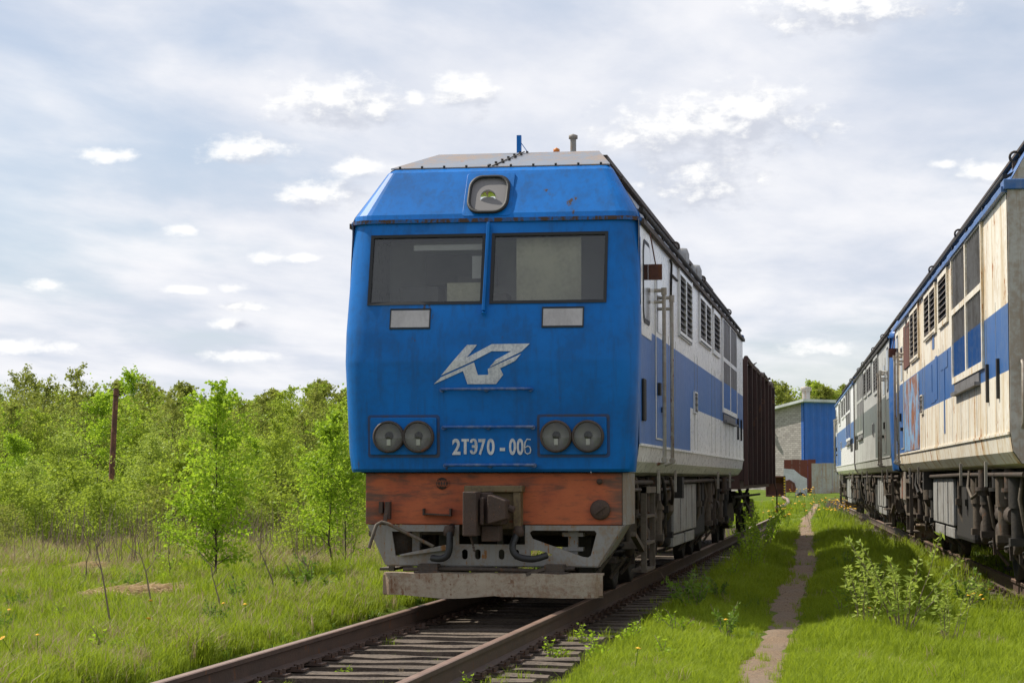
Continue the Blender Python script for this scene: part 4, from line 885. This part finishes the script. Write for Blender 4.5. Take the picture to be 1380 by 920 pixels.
def sheet(name, label, cat, x0, x1, y, z0, z1, mat, rot=0, ribs=6):
    T = thing(name, label, cat, (x0, y, z0), rot); W_ = x1-x0; H = z1-z0; rr = random.Random(int(x0*100))
    k = max(2, ribs)
    for i in range(k):
        mb = MB(); a = W_*i/k; mb.box(a+.004, a+W_/k-.004, -.02+rr.uniform(-.008, .008), .02, 0, H+rr.uniform(-.02, .02)); mb.build('panel', mat, T)
    mb = MB(); mb.box(0, W_, .03, .09, .2, .3); mb.box(0, W_, .03, .09, H-.35, H-.25); mb.build('back_rail', 'rust_pole', T)
sheet('metal_gate', 'brown sheet metal gate in front of the blue building', 'gate', -.30, 1.40, 95, .45, 2.34, 'gate_brown', 0, 4)
sheet('metal_gate', 'pale grey rust-streaked sheet metal gate right of the brown gate', 'gate', 1.22, 3.4, 93, .40, 2.12, 'sheet_grey', 0, 4)
def bucket():
    T = thing('loader_bucket', 'rusty loader bucket with a yellow striped edge, lying by the brown gate', 'bucket', (-.20, 84, gz1(-.2, 84)))
    pr = [(0, 0), (.5, .0), (.7, .25), (.72, .7), (.5, .95), (.0, 1.0), (0, .93), (.45, .88), (.62, .66), (.6, .3), (.45, .08), (0, .07)]
    mb = MB(); mb.prism(pr, lambda u, v, t: (t, u-.3, v), -.55, .28); mb.prism([(0, 0), (.5, 0), (.7, .25), (.72, .7), (.5, .95), (0, 1.0)], lambda u, v, t: (t, u-.3, v), -.6, -.55); mb.build('shell', 'rust_plate', T)
    for i in range(7):
        mb = MB(); mb.box(.28, .36, -.34, -.28, .05+.135*i, .05+.135*i+.07); mb.build('stripe', 'stripe_yellow', T)
    mb = MB(); mb.box(.28, .35, -.32, .4, 0, 1.0); mb.build('edge_plate', 'gear_dark', T)
    mb = MB(); mb.tube([(-.3, .1, .9), (-.45, .2, 1.7), (-.55, .2, 2.6)], .07, 6); mb.build('boom', 'rust_pole', T)
    T = thing('trailer_body', 'white curved metal trailer side with black arch, left of the brown gate', 'trailer', (.30, 86, gz1(.3, 86)-.25))
    V, F = curve_mesh([[(-.3, 0), (.85, 0), (.85, 1.1), (.55, 1.25), (.2, 1.55), (-.3, 1.6)], [(-.2, .25), (.25, .2), (.3, .6), (.18, .85), (-.05, .95), (-.2, .9)]], .12)
    MB().add([(x, t, z) for x, z, t in V], F).build('side_panel', 'roof_white', T)
    mb = MB(); mb.tube([(.28, -.08, .55), (.2, -.08, .85), (-.02, -.08, 1.0), (-.25, -.08, .95)], .06, 6); mb.build('arch', 'rust_plate', T)
    mb = MB(); mb.tube([(.55+.16*math.cos(a), -.25, .2+.16*math.sin(a)) for a in [2*PI*i/16 for i in range(17)]], .06, 8, cap=False); mb.build('tyre', 'tyre', T)
bucket()
mb = MB(); P = [(.55, 62, .12), (.75, 66, .2), (.75, 70, .28), (.55, 75, .36), (.2, 79, .45)]
mb.tube([(x, y, gz1(x, y)+.1) for x, y, z in P], .075, 6); tag(mb.build('bent_beam', 'rail_head'), 'bent pale beam lying in the grass past the brown wagon', 'beam')
def frustum_x(y, x): # picture column -> world x on the line y = const
    return CAM.x+(y-CAM.y)*math.tan(-YAW+math.atan((x-690)/2884.4))
qx, qy = frustum_x(34, 153), 34.0; pz = gz1(qx, qy); mb = MB(); mb.tube([(qx-.06, qy, pz-.2), (qx-.02, qy, pz+2), (qx+.07, qy, pz+4.1)], [.085, .08, .07], 10); mb.box(qx+.02, qx+.14, qy-.1, qy+.1, pz+3.9, pz+3.94)
tag(mb.build('metal_post', 'rust_pole'), 'tall rusty metal post leaning among the green saplings', 'post')

# ------------------------------------------------------------------ vegetation
def np_mesh(name, verts, faces, mats, mi=None, tone=None, smooth=True):
    me = bpy.data.meshes.new(name); nv, nf, k = len(verts), len(faces), faces.shape[1]
    me.vertices.add(nv); me.vertices.foreach_set('co', np.asarray(verts, 'f').reshape(-1))
    me.loops.add(nf*k); me.loops.foreach_set('vertex_index', faces.astype('i').reshape(-1))
    me.polygons.add(nf); me.polygons.foreach_set('loop_start', np.arange(0, nf*k, k, dtype='i')); me.polygons.foreach_set('loop_total', np.full(nf, k, 'i'))
    for m in mats: me.materials.append(MATS[m])
    if mi is not None: me.polygons.foreach_set('material_index', mi.astype('i'))
    if tone is not None:
        a = me.attributes.new('tone', 'FLOAT', 'POINT'); a.data.foreach_set('value', np.asarray(tone, 'f'))
    me.update(calc_edges=True); me.validate()
    return me
def leaves(P, size, aspect, rng, droop=.3, upright=0.):
    """one folded four-cornered leaf at each point"""
    n = len(P); d = rng.normal(size=(n, 3)); d[:, 2] = d[:, 2]*.6-droop+upright; d /= np.linalg.norm(d, axis=1)[:, None]
    r = np.cross(d, rng.normal(size=(n, 3))); r /= np.linalg.norm(r, axis=1)[:, None]; u = np.cross(r, d)
    s = size*rng.uniform(.6, 1.25, n)[:, None]
    mid = P+d*s*.45
    V = np.stack([P, mid+r*s*aspect*.5+u*s*.08, P+d*s, mid-r*s*aspect*.5+u*s*.08], 1).reshape(-1, 3)
    F = np.arange(4*n).reshape(n, 4)
    return V, F, np.repeat(rng.uniform(0, 1, n), 4)
def sapling(seed, H, spread, nbr, per, leaf, aspect, mat, lean=.0, low=.12, dense=1., tip=.35, up=.9, shape='oval'):
    rng = np.random.default_rng(seed); mb = MB(); P = []
    k = 9; tr = [np.array([0, 0, -.15])]
    dx, dy = rng.normal(0, lean+.03, 2)
    for i in range(1, k+1):
        t = i/k; tr.append(np.array([dx*H*t*t+rng.normal(0, .012*H*.5), dy*H*t*t+rng.normal(0, .012*H*.5), H*t]))
    r0 = .006*H+.003
    mb.tube([tuple(p) for p in tr], [r0*(1-.9*i/k) for i in range(k+1)], 6)
    for b in range(nbr):
        t = low+(1-low)*rng.random()**.85*.96; i = min(int(t*k), k-1); p0 = tr[i]+(tr[i+1]-tr[i])*(t*k-i)
        if shape == 'oval': wl = spread*(math.sin(PI*min(1, (t-low)/(1-low)*.72+.28))**.8+.08)
        else: wl = spread*(1.05-(t-low)/(1-low))
        a = rng.uniform(0, 2*PI); L = wl*rng.uniform(.55, 1.15); e = up*rng.uniform(.5, 1.2)
        pts = [p0]; m_ = 5
        for j in range(1, m_+1):
            s = j/m_; pts.append(p0+np.array([math.cos(a)*L*s, math.sin(a)*L*s, L*(e*s-.25*s*s)])+rng.normal(0, .03*L, 3))
        mb.tube([tuple(p) for p in pts], [r0*.34*(1-t*.5)*(1-.8*j/m_) for j in range(m_+1)], 4, cap=False)
        npts = int(per*dense*(.4+L/spread)); s = rng.uniform(.15, 1.08, npts)*m_; s = np.clip(s, 0, m_-.001); ii = s.astype(int); pa = np.array(pts)
        c = pa[ii]+(pa[ii+1]-pa[ii])*(s-ii)[:, None]
        P.append(c+rng.normal(0, 1, (npts, 3))*np.array([.12, .12, .10])*(L*.9+.08))
    n = int(per*2*dense); z = rng.uniform(1-tip, 1.0, n); ii = np.clip((z*k).astype(int), 0, k-1); ta = np.array(tr)
    P.append(ta[ii]+(ta[ii+1]-ta[ii])*(z*k-ii)[:, None]+rng.normal(0, 1, (n, 3))*np.array([.05, .05, .03])*spread)
    P = np.concatenate(P); P = P[P[:, 2] > .05]
    V, F, tn = leaves(P, leaf, aspect, rng); 
    return mb, np_mesh('crown', V, F, [mat], tone=tn)
def place(proto_or_none, name, label, cat, mbm, loc, rz, s, group=None, part=('trunk', 'crown')):
    T = thing(name, label, cat, loc, rz, group); T.scale = (s, s, s)
    link(part[0], mbm[0], T); link(part[1], mbm[1], T); return T
def variants(specs, barkm='bark'):
    out = []
    for sp in specs:
        mb, cr = sapling(**sp); o = mb.build('trunk', barkm); me = o.data; bpy.data.objects.remove(o); out.append((me, cr))
    return out
ra = random.Random(21)
near = variants([dict(seed=1, H=2.95, spread=.62, nbr=84, per=60, leaf=.062, aspect=.72, mat='birch_leaf', low=.10, up=1.0),
                 dict(seed=2, H=2.75, spread=.66, nbr=80, per=58, leaf=.060, aspect=.72, mat='birch_leaf', low=.12, up=.9),
                 dict(seed=3, H=1.5, spread=.45, nbr=20, per=26, leaf=.05, aspect=.7, mat='birch_leaf', low=.15, up=1.1)])
def at_px(x, y, z):      # used once to read positions on the ground
    f = 2884.4; fw = Vector((-math.sin(YAW)*math.cos(PITCH), math.cos(YAW)*math.cos(PITCH), math.sin(PITCH))); r = Vector((math.cos(YAW), math.sin(YAW), 0)); u = r.cross(fw)
    d = fw+r*((x-690)/f)-u*((y-460)/f); t = (z-CAM.z)/d.z; return CAM+d*t
def G(x, y): return (x, y, gz1(x, y))
place(None, 'birch_sapling', 'taller fresh green birch sapling standing alone left of the track', 'tree', near[0], G(-5.55, 8.6), .4, 1.06)
place(None, 'birch_sapling', 'slender twin-stemmed birch sapling closest to the blue locomotive', 'tree', near[1], G(-4.75, 12.3), 2.0, 1.0)
place(None, 'birch_sapling', 'thin birch stem beside the sapling closest to the blue locomotive', 'tree', near[2], G(-4.45, 12.1), 1.0, 1.35)
place(None, 'birch_sapling', 'low leafy birch shoot at the foot of the lone sapling', 'tree', near[2], G(-6.05, 8.0), 3.0, .8)
thick = variants([dict(seed=10, H=4.3, spread=1.15, nbr=74, per=52, leaf=.10, aspect=.75, mat='thicket_leaf', low=.0),
                  dict(seed=11, H=4.6, spread=1.35, nbr=74, per=56, leaf=.10, aspect=.75, mat='birch_leaf', low=.0),
                  dict(seed=12, H=3.7, spread=1.3, nbr=60, per=52, leaf=.095, aspect=.7, mat='thicket_leaf', low=.0, up=.7),
                  dict(seed=13, H=5.0, spread=1.1, nbr=70, per=46, leaf=.095, aspect=.7, mat='olive_leaf', low=.0, up=1.2),
                  dict(seed=14, H=4.2, spread=1.25, nbr=74, per=50, leaf=.10, aspect=.6, mat='willow_leaf', low=.0)])
kinds = ['bushy mid-green sapling in the thicket beyond the grass', 'bright green young birch in the thicket beyond the grass', 'low spreading green shrub in the thicket beyond the grass', 'tall olive-green sapling in the thicket beyond the grass', 'pale silvery-green willow in the thicket beyond the grass']
for row, (yy, cnt, s0, s1) in enumerate(((26, 9, .5, .7), (31, 13, .58, .8), (38, 18, .68, .92), (46, 20, .78, 1.0), (56, 20, .9, 1.15), (70, 20, 1.05, 1.35), (90, 20, 1.3, 1.65))):
    for i in range(cnt):
        px = -90+590*(i+ra.uniform(.1, .9))/cnt
        y = yy+ra.uniform(-3.0, 3.0)
        if row == 0 and px > 230: continue
        if row == 1 and 300 < px < 420: continue
        x = frustum_x(y, px)
        if x > -3.2: continue
        if 95 < px < 190 and y < 38: continue
        k = ra.choice([0, 0, 1, 2, 2, 3, 4, 0] if row > 1 else [0, 1, 2, 4]); s = ra.uniform(s0, s1)
        if row < 6 and px > 330: s *= .88
        place(None, 'thicket_sapling', kinds[k], 'tree', thick[k], G(x, y), ra.uniform(0, 6.28), s, 'saplings of the thicket')
far = variants([dict(seed=30, H=9, spread=2.4, nbr=70, per=60, leaf=.24, aspect=.8, mat='thicket_leaf', low=.12),
                dict(seed=31, H=10, spread=2.2, nbr=70, per=60, leaf=.24, aspect=.8, mat='olive_leaf', low=.12)])
con = variants([dict(seed=33, H=12, spread=2.3, nbr=90, per=60, leaf=.30, aspect=.35, mat='conifer_leaf', low=.08, up=.05, shape='cone')])
for i in range(34):
    px = -80+600*(i+ra.random())/34; y = ra.uniform(118, 165); x = frustum_x(y, px)
    k = ra.randrange(2); place(None, 'broadleaf_tree', ['mid-green tree of the wood behind the thicket', 'olive-green tree of the wood behind the thicket'][k], 'tree', far[k], G(x, y), ra.uniform(0, 6), ra.uniform(.72, .92)*(y/145), 'trees of the wood behind the thicket')
for i in range(46):
    px = -60+600*(i+ra.random())/46; y = ra.uniform(195, 240); x = frustum_x(y, px)
    place(None, 'conifer_tree', 'dark conifer on the far treeline', 'tree', con[0], G(x, y), ra.uniform(0, 6), ra.uniform(.78, 1.0)*.93, 'dark conifers of the far treeline')
for px, y, s, k, lb in ((1046, 137, .78, 1, 'tree showing between the brown wagon and the brick gable'), (1054, 152, .82, 0, 'light green tree directly above the low end of the brick gable'), (1110, 137, .74, 1, 'tree behind the middle of the blue roof edge'), (1128, 139, .78, 0, 'light green tree beside the end of the pale locomotive row'), (1100, 146, .80, 1, 'tree right of the tallest one behind the blue building'), (1062, 140, .72, 1, 'olive-green tree behind the brick gable of the blue building'), (1092, 138, .86, 0, 'tallest light green tree behind the blue building roof'), (1078, 150, .68, 1, 'smaller tree between the two behind the blue building'), (1118, 145, .70, 1, 'olive-green tree behind the blue wall, left of the pale locomotives'), (1136, 150, .80, 1, 'tree rising behind the farthest pale locomotive'), (1105, 160, .68, 0, 'far tree low behind the blue roof')):
    place(None, 'broadleaf_tree', lb, 'tree', far[k], G(frustum_x(y, px), y), px, s)
low = variants([dict(seed=60, H=1.7, spread=1.0, nbr=60, per=40, leaf=.075, aspect=.7, mat='thicket_leaf', low=.0, up=.55, tip=.9),
                dict(seed=61, H=1.4, spread=1.05, nbr=60, per=36, leaf=.07, aspect=.6, mat='olive_leaf', low=.0, up=.5, tip=.9)])
for i in range(96):
    y = 15+33*ra.random()**.8; px = -60+530*(i+ra.random())/96; x = frustum_x(y, px)
    if x > -3.4 or (y < 21 and 60 < px < 250) or (y < 19 and ra.random() < .5): continue
    k = ra.randrange(2); place(None, 'low_shrub', ['low mid-green shrub at the foot of the thicket', 'low olive shrub at the foot of the thicket'][k], 'bush', low[k], G(x, y), ra.uniform(0, 6), ra.uniform(.5, 1.25)*(.55+.45*min(1, (y-15)/12)), 'low shrubs at the foot of the thicket')
# bare brown scrub at the foot of the thicket
mb = MB()
for i in range(2600):
    y = ra.uniform(13, 40); px = ra.uniform(-60, 480); x = frustum_x(y, px)
    if x > -3.5 or (y < 20 and ra.random() < .6): continue
    z = gz1(x, y); h = ra.uniform(.3, 1.2); a = ra.uniform(0, 6.28); l = ra.uniform(.05, .4)
    mb.tube([(x, y, z), (x+l*.4*math.cos(a), y+l*.4*math.sin(a), z+h*.6), (x+l*math.cos(a), y+l*math.sin(a), z+h)], [.009, .006, .003], 3, cap=False)
tag(mb.build('dry_scrub', 'twig_brown'), 'bare brown twigs and dead stems at the foot of the thicket', 'scrub', kind='stuff')
# leafy stems: willow shoots and weeds
def leafy(seed, n, H, sp, per, leaf, aspect, mat, stem='twig_brown'):
    rng = np.random.default_rng(seed); mb = MB(); P = []
    for i in range(n):
        a = rng.uniform(0, 2*PI); o = rng.uniform(0, .3)*sp; h = H*rng.uniform(.55, 1.05); l = sp*rng.uniform(.2, 1.0)
        pts = [np.array([o*math.cos(a), o*math.sin(a), 0])]
        for j in range(1, 6):
            s = j/5; pts.append(np.array([math.cos(a)*(o+l*s**1.4), math.sin(a)*(o+l*s**1.4), h*s])+rng.normal(0, .012, 3))
        mb.tube([tuple(p) for p in pts], [.006*(1-.13*j) for j in range(6)], 4, cap=False)
        s = np.clip(rng.uniform(.25, 1.0, per)**.8*5, 0, 4.999); ii = s.astype(int); pa = np.array(pts); P.append(pa[ii]+(pa[ii+1]-pa[ii])*(s-ii)[:, None]+rng.normal(0, .006, (per, 3)))
    V, F, tn = leaves(np.concatenate(P), leaf, aspect, rng, droop=-.25)
    o = mb.build('stems', stem); me = o.data; bpy.data.objects.remove(o)
    return me, np_mesh('foliage', V, F, [mat], tone=tn)
wil = leafy(50, 15, 1.05, .62, 44, .078, .33, 'willow_leaf'); wil2 = leafy(51, 9, .8, .4, 34, .08, .32, 'willow_leaf')
bsh = leafy(52, 16, 1.1, .55, 40, .075, .5, 'birch_leaf'); wd = leafy(53, 9, .42, .2, 22, .06, .45, 'weed_leaf'); wd2 = leafy(54, 7, .30, .14, 16, .045, .5, 'birch_leaf')
PT = ('stems', 'foliage')
place(None, 'willow_bush', 'pale green leafy willow bush in the foreground beside the cream locomotive', 'bush', wil, G(4.16, -2.1), 0, .88, part=PT)
place(None, 'willow_bush', 'slim leaning willow shoot at the left of the foreground bush', 'bush', wil2, G(3.86, -1.6), 2, .85, part=PT)
place(None, 'willow_bush', 'lower willow shoots at the right of the foreground bush', 'bush', wil2, G(4.55, -2.9), 4, .72, part=PT)
place(None, 'leafy_shrub', 'green leafy shrub growing against the rear of the blue locomotive', 'bush', bsh, G(1.98, 15.5), 1, .78, part=PT)
place(None, 'leafy_shrub', 'taller thin shrub where the blue locomotive meets the brown wagon', 'bush', bsh, G(1.9, 20.2), 3, .95, part=PT)
place(None, 'leafy_shrub', 'low dark green shrub beside the blue locomotive, nearer the path', 'bush', bsh, G(2.1, 11.5), 5, .6, part=PT)
place(None, 'weed_clump', 'dark blue-green thistle clump in the grass left of the near rail', 'weed', wd, G(-2.75, 3.2), 0, 1.25, part=PT)
for i, (x, y, s, lb) in enumerate(((1.15, -3.2, .9, 'small weed growing against the right rail, nearest the viewer'), (1.25, -1.6, 1.0, 'small weed beside the right rail in front of the guard beam'), (1.75, -2.4, .9, 'small weed at the sleeper ends right of the track'), (-.35, -4.7, .45, 'small weed between the rails near the left rail'), (-.55, -6.6, .55, 'leafy weed between the rails at the picture bottom'), (1.0, -6.3, .8, 'weed in the sleeper gap beside the right rail at the picture bottom'), (1.7, -4.4, 1.0, 'taller weed in the grass just right of the sleeper ends'))):
    place(None, 'weed_clump', lb, 'weed', wd2, G(x, y), i*1.3, s, part=PT)
for i in range(46):                              # weeds scattered through the grass
    lf = i < 26; y = ra.uniform(-5, 14); x = frustum_x(y, ra.uniform(0, 480)) if lf else ra.choice([ra.uniform(1.8, 2.6), ra.uniform(3.5, 5.0)])
    if lf and x > -2.1: continue
    place(None, 'weed_clump', 'small leafy weed in the grass field left of the track' if lf else 'small leafy weed in the grass between the two tracks', 'weed', ra.choice([wd, wd2, wd2]), G(x, y), ra.uniform(0, 6), ra.uniform(.6, 1.15), 'weeds in the left field' if lf else 'weeds between the tracks', part=PT)
# dead stalks
for i, (px, py, h, l, lb) in enumerate(((150, 872, 1.05, -.22, 'leaning dead brown stalk at far left of the grass'), (207, 850, .92, -.2, 'dark dead stalk left of the lone birch sapling'), (375, 835, .75, -.28, 'dead forked stalk in front of the right-hand sapling'), (300, 850, .6, -.15, 'short dead stalk below the lone birch sapling'), (405, 830, .55, .12, 'dead stalk rising from the thistle clump'), (112, 800, .8, .1, 'dead stalk standing beside the straw heap'))):
    p = at_px(px, py, -.3); z = gz1(p.x, p.y); rr = random.Random(i); mb = MB(); pts = [(p.x+l*(j/5)**1.3+rr.uniform(-.01, .01), p.y+rr.uniform(-.02, .02), z+h*j/5) for j in range(6)]
    mb.tube(pts, [.011, .010, .009, .007, .005, .003], 5)
    for j in (3, 4, 4, 5): q = pts[j]; a = rr.uniform(-1, 1); mb.tube([q, (q[0]+.12*a, q[1], q[2]+.07), (q[0]+.2*a, q[1]+.03, q[2]+.16)], [.005, .004, .003], 4)
    tag(mb.build('dead_stalk', 'twig_brown'), lb, 'weed')
# straw heap
def straw(cx, cy, rx, ry, n, lb):
    mb = MB(); rr = random.Random(int(cx*10))
    for i in range(n):
        a = rr.uniform(0, 6.28); q = rr.random()**.5; x = cx+rx*q*math.cos(a); y = cy+ry*q*math.sin(a); z = gz1(x, y)+.07+.10*(1-q*q)+rr.uniform(0, .08); b_ = rr.gauss(0, .5); l = rr.uniform(.12, .4)
        mb.bar((x, y, z), (x+l*math.cos(b_), y+l*math.sin(b_), z+rr.uniform(-.05, .06)), .009, .004)
    tag(mb.build('straw_heap', 'straw'), lb, 'straw', kind=None)
p = at_px(172, 812, -.3); STR = [(p.x, p.y, .8)]; straw(p.x, p.y, .75, .5, 1300, 'flattened heap of dry straw in the grass left of the lone sapling')
p = at_px(15, 782, -.3); STR.append((p.x, p.y, .55)); straw(p.x, p.y, .5, .5, 500, 'small patch of dry straw at the left picture edge')
p = at_px(108, 776, -.3); STR.append((p.x, p.y, .5)); straw(p.x, p.y, .4, .5, 400, 'small patch of dry straw farther back in the grass')

# ------------------------------------------------------------------ grass: tufts set on points
def tuft(seed, n, h, sp, w, mat, curl=.5):
    rng = np.random.default_rng(seed); V = []; F = []; tn = []
    for i in range(n):
        a = rng.uniform(0, 2*PI); r = sp*rng.random()**.6; b = rng.uniform(0, 2*PI); H = h*rng.uniform(.5, 1.15); L = H*curl*rng.uniform(.2, 1.1); ww = w*rng.uniform(.7, 1.2)
        p = np.array([r*math.cos(a), r*math.sin(a), -.02]); d = np.array([math.cos(b), math.sin(b), 0]); s = np.array([-math.sin(b), math.cos(b), 0]); o = len(V)
        q1 = p+d*L*.3+np.array([0, 0, H*.6]); q2 = p+d*L+np.array([0, 0, H*(1-.25*curl)])
        V += [p-s*ww/2, p+s*ww/2, q1+s*ww*.4, q1-s*ww*.4, q2]; F += [(o, o+1, o+2), (o, o+2, o+3), (o+3, o+2, o+4)]; t = rng.random(); tn += [t*.8, t*.8, t*.9, t*.9, t]
    return np_mesh('tuft', np.array(V), np.array(F), [mat], tone=np.array(tn))
tufts = bpy.data.collections.new('tufts')
for i, me in enumerate([tuft(1, 26, .17, .10, .008, 'grass_blade'), tuft(2, 22, .23, .10, .008, 'grass_blade', .7), tuft(3, 20, .32, .09, .009, 'grass_blade', .6), tuft(4, 14, .30, .10, .007, 'dry_blade', .8), tuft(5, 16, .11, .12, .028, 'weed_leaf', 1.1)]):
    o = bpy.data.objects.new('tuft_%d' % i, me); tufts.objects.link(o)
ng = bpy.data.node_groups.new('scatter', 'GeometryNodeTree')
ng.interface.new_socket('Geometry', in_out='INPUT', socket_type='NodeSocketGeometry'); ng.interface.new_socket('Geometry', in_out='OUTPUT', socket_type='NodeSocketGeometry')
i_ = ng.nodes.new('NodeGroupInput'); o_ = ng.nodes.new('NodeGroupOutput'); iop = ng.nodes.new('GeometryNodeInstanceOnPoints'); ci = ng.nodes.new('GeometryNodeCollectionInfo')
ci.inputs['Collection'].default_value = tufts; ci.inputs['Separate Children'].default_value = True; ci.inputs['Reset Children'].default_value = True
def nattr(name, ty): n = ng.nodes.new('GeometryNodeInputNamedAttribute'); n.data_type = ty; n.inputs['Name'].default_value = name; return n.outputs['Attribute']
lk(ng, i_.outputs[0], iop.inputs['Points']); lk(ng, ci.outputs[0], iop.inputs['Instance']); iop.inputs['Pick Instance'].default_value = True
lk(ng, nattr('idx', 'INT'), iop.inputs['Instance Index']); lk(ng, nattr('rot', 'FLOAT_VECTOR'), iop.inputs['Rotation']); lk(ng, nattr('scl', 'FLOAT'), iop.inputs['Scale']); lk(ng, iop.outputs[0], o_.inputs[0])
rg = np.random.default_rng(77)
N = 150000
D = 13.0*(95/13.0)**rg.random(N); D = np.where(rg.random(N) < .35, 13+32*rg.random(N), D)
lat = rg.uniform(-.33, .33, N)*D+rg.uniform(-2, 2, N)
X = CAM.x+D*-math.sin(YAW)+lat*math.cos(YAW); Y = CAM.y+D*math.cos(YAW)+lat*math.sin(YAW)
dR = np.abs((X-RC.x)*RN.x+(Y-RC.y)*RN.y); aL = np.abs(X); clump = np.sin(X*2.1+np.sin(Y*1.7))*np.cos(Y*1.3+X*.7)*.5+.5; rnd = rg.random(N)
keep = np.ones(N, bool)
keep &= ~((aL < 1.15) & (Y < 50) & (rnd > .02+.05*(clump > .75))); keep &= ~((aL >= 1.15) & (aL < 1.65) & (Y < 45) & (rnd > .05+.5*(aL-1.15)*(Y > -3)))
keep &= ~((aL < 1.65) & (Y > -.3) & (Y < 20.5) & (X < 1.2))
keep &= ~((aL < 1.2) & (Y > 20.4) & (Y < 36) & (rnd > .012))
keep &= ~((dR < 1.1) & (Y < 88) & (rnd > .05)); keep &= ~((dR >= 1.1) & (dR < 1.9) & (Y < 88) & (rnd > .08+np.where(Y < 4, 1.1, .35)*(dR-1.1)/.8))
dp = np.abs(X-path_x(Y)); keep &= ~((dp < path_w(Y)*.95) & (Y < 92) & (rnd > .02)); keep &= ~((dp < path_w(Y)*.95+.04) & (rnd > .6))
keep &= ~((Y > 104) & (X > -14))
for sx_, sy_, sr_ in STR: keep &= ~((np.hypot(X-sx_, (Y-sy_)*1.1) < sr_) & (rnd > .12))
for sx_, sy_, sr_ in STR: keep &= ~((np.abs(X-sx_) < sr_) & (Y < sy_) & (Y > sy_-1.6) & (rnd > .5))
X, Y, D, dp, clump = X[keep], Y[keep], D[keep], dp[keep], clump[keep]; n = len(X)
kx = rg.random(n); left = X < -1.6
idxs = np.where(kx < .40-.12*clump, 0, np.where(kx < .66, 1, np.where(kx < .68+.14*clump, 2, np.where(kx < .86, 3*(kx < .72+.05*clump)+4*(kx >= .72+.05*clump), 1))))
idxs = np.where((idxs == 2) & (dp < .9) & ~left, 0, idxs)
dry = left & (rg.random(n) < np.where(Y > 12, .30, .09)); idxs = np.where(dry, 3, idxs)
sc = rg.uniform(.7, 1.15, n)*(.66+.62*clump)*np.clip(D/26, .85, 1.5)*np.where(left, 1.08, .88)*np.where((dp < .5) & ~left, .65, 1.0)*np.where((np.abs(X) < 1.7), .7, 1)
gm = bpy.data.meshes.new('grass'); gm.vertices.add(n); gm.vertices.foreach_set('co', np.stack([X, Y, gz(X, Y)], -1).astype('f').reshape(-1))
for nm, ty, dt in (('idx', 'INT', idxs.astype('i')), ('scl', 'FLOAT', sc.astype('f'))):
    a = gm.attributes.new(nm, ty, 'POINT'); a.data.foreach_set('value', dt)
a = gm.attributes.new('rot', 'FLOAT_VECTOR', 'POINT'); a.data.foreach_set('vector', np.stack([rg.normal(0, .12, n), rg.normal(0, .12, n), rg.uniform(0, 6.28, n)], -1).astype('f').reshape(-1))
go_ = link('grass', gm); md = go_.modifiers.new('scatter', 'NODES'); md.node_group = ng
tag(go_, 'fresh green spring grass covering the yard and the field', 'grass', kind='stuff')
# dandelions
mb = MB()
for i in range(14):
    a = 2*PI*i/14; b_ = a+.2; mb.add([(0, 0, .0), (.026*math.cos(a), .026*math.sin(a), .006), (.026*math.cos(b_), .026*math.sin(b_), .006), (0, 0, .014)], [(0, 1, 2), (1, 2, 3)])
mb.lathe([(.016, .004), (.012, .012), (0, .016)], (0, 0, 0), 'z', 8); nh = len(mb.f); mb.tube([(0, 0, 0), (.006, .004, -.12), (.0, 0, -.26)], .003, 4, cap=False, mi=1)
d0 = mb.build('dandelion', ['petal_yellow', 'weed_leaf']); dm = d0.data; bpy.data.objects.remove(d0)
spots = []
for i in range(130):
    y = ra.uniform(40, 84); x = ra.gauss(float(path_x(y))+ra.choice([-.7, .9]), .5); spots.append((x, y, 1.9, 'dandelion in the sunny grass patch at the far end of the path', 'dandelions at the far end of the path'))
for px, py in ((1312, 798), (1318, 803), (1322, 800), (1334, 792), (1306, 800), (1325, 806)): p = at_px(px, py, .13); spots.append((p.x, p.y, 1.0, 'dandelion in the cluster beside the right-hand rail, right of the willow bush', 'dandelions right of the willow bush'))
for px, py in ((978, 829), (860, 878), (1172, 824), (1030, 741), (1228, 764), (1145, 716)): p = at_px(px, py, .1); spots.append((p.x, p.y, .9, 'single dandelion in the shaded grass between the two tracks', 'scattered dandelions between the tracks'))
for px, py in ((3, 893), (12, 824), (50, 891), (203, 838), (301, 843), (330, 842), (480, 850), (200, 860)): p = at_px(px, py, -.1); spots.append((p.x, p.y, 1.0, 'single dandelion in the grass field left of the track', 'scattered dandelions in the left field'))
for x, y, s, lb, gp in spots:
    if x < 1.75 and y < 36 and x > -1.7: continue
    o = link('dandelion', dm); o.location = (x, y, gz1(x, y)+.26*s*.95); o.scale = (s, s, s); o.rotation_euler = (ra.uniform(-.5, .1), ra.uniform(-.4, .4), ra.uniform(0, 6)); tag(o, lb, 'dandelion', gp)
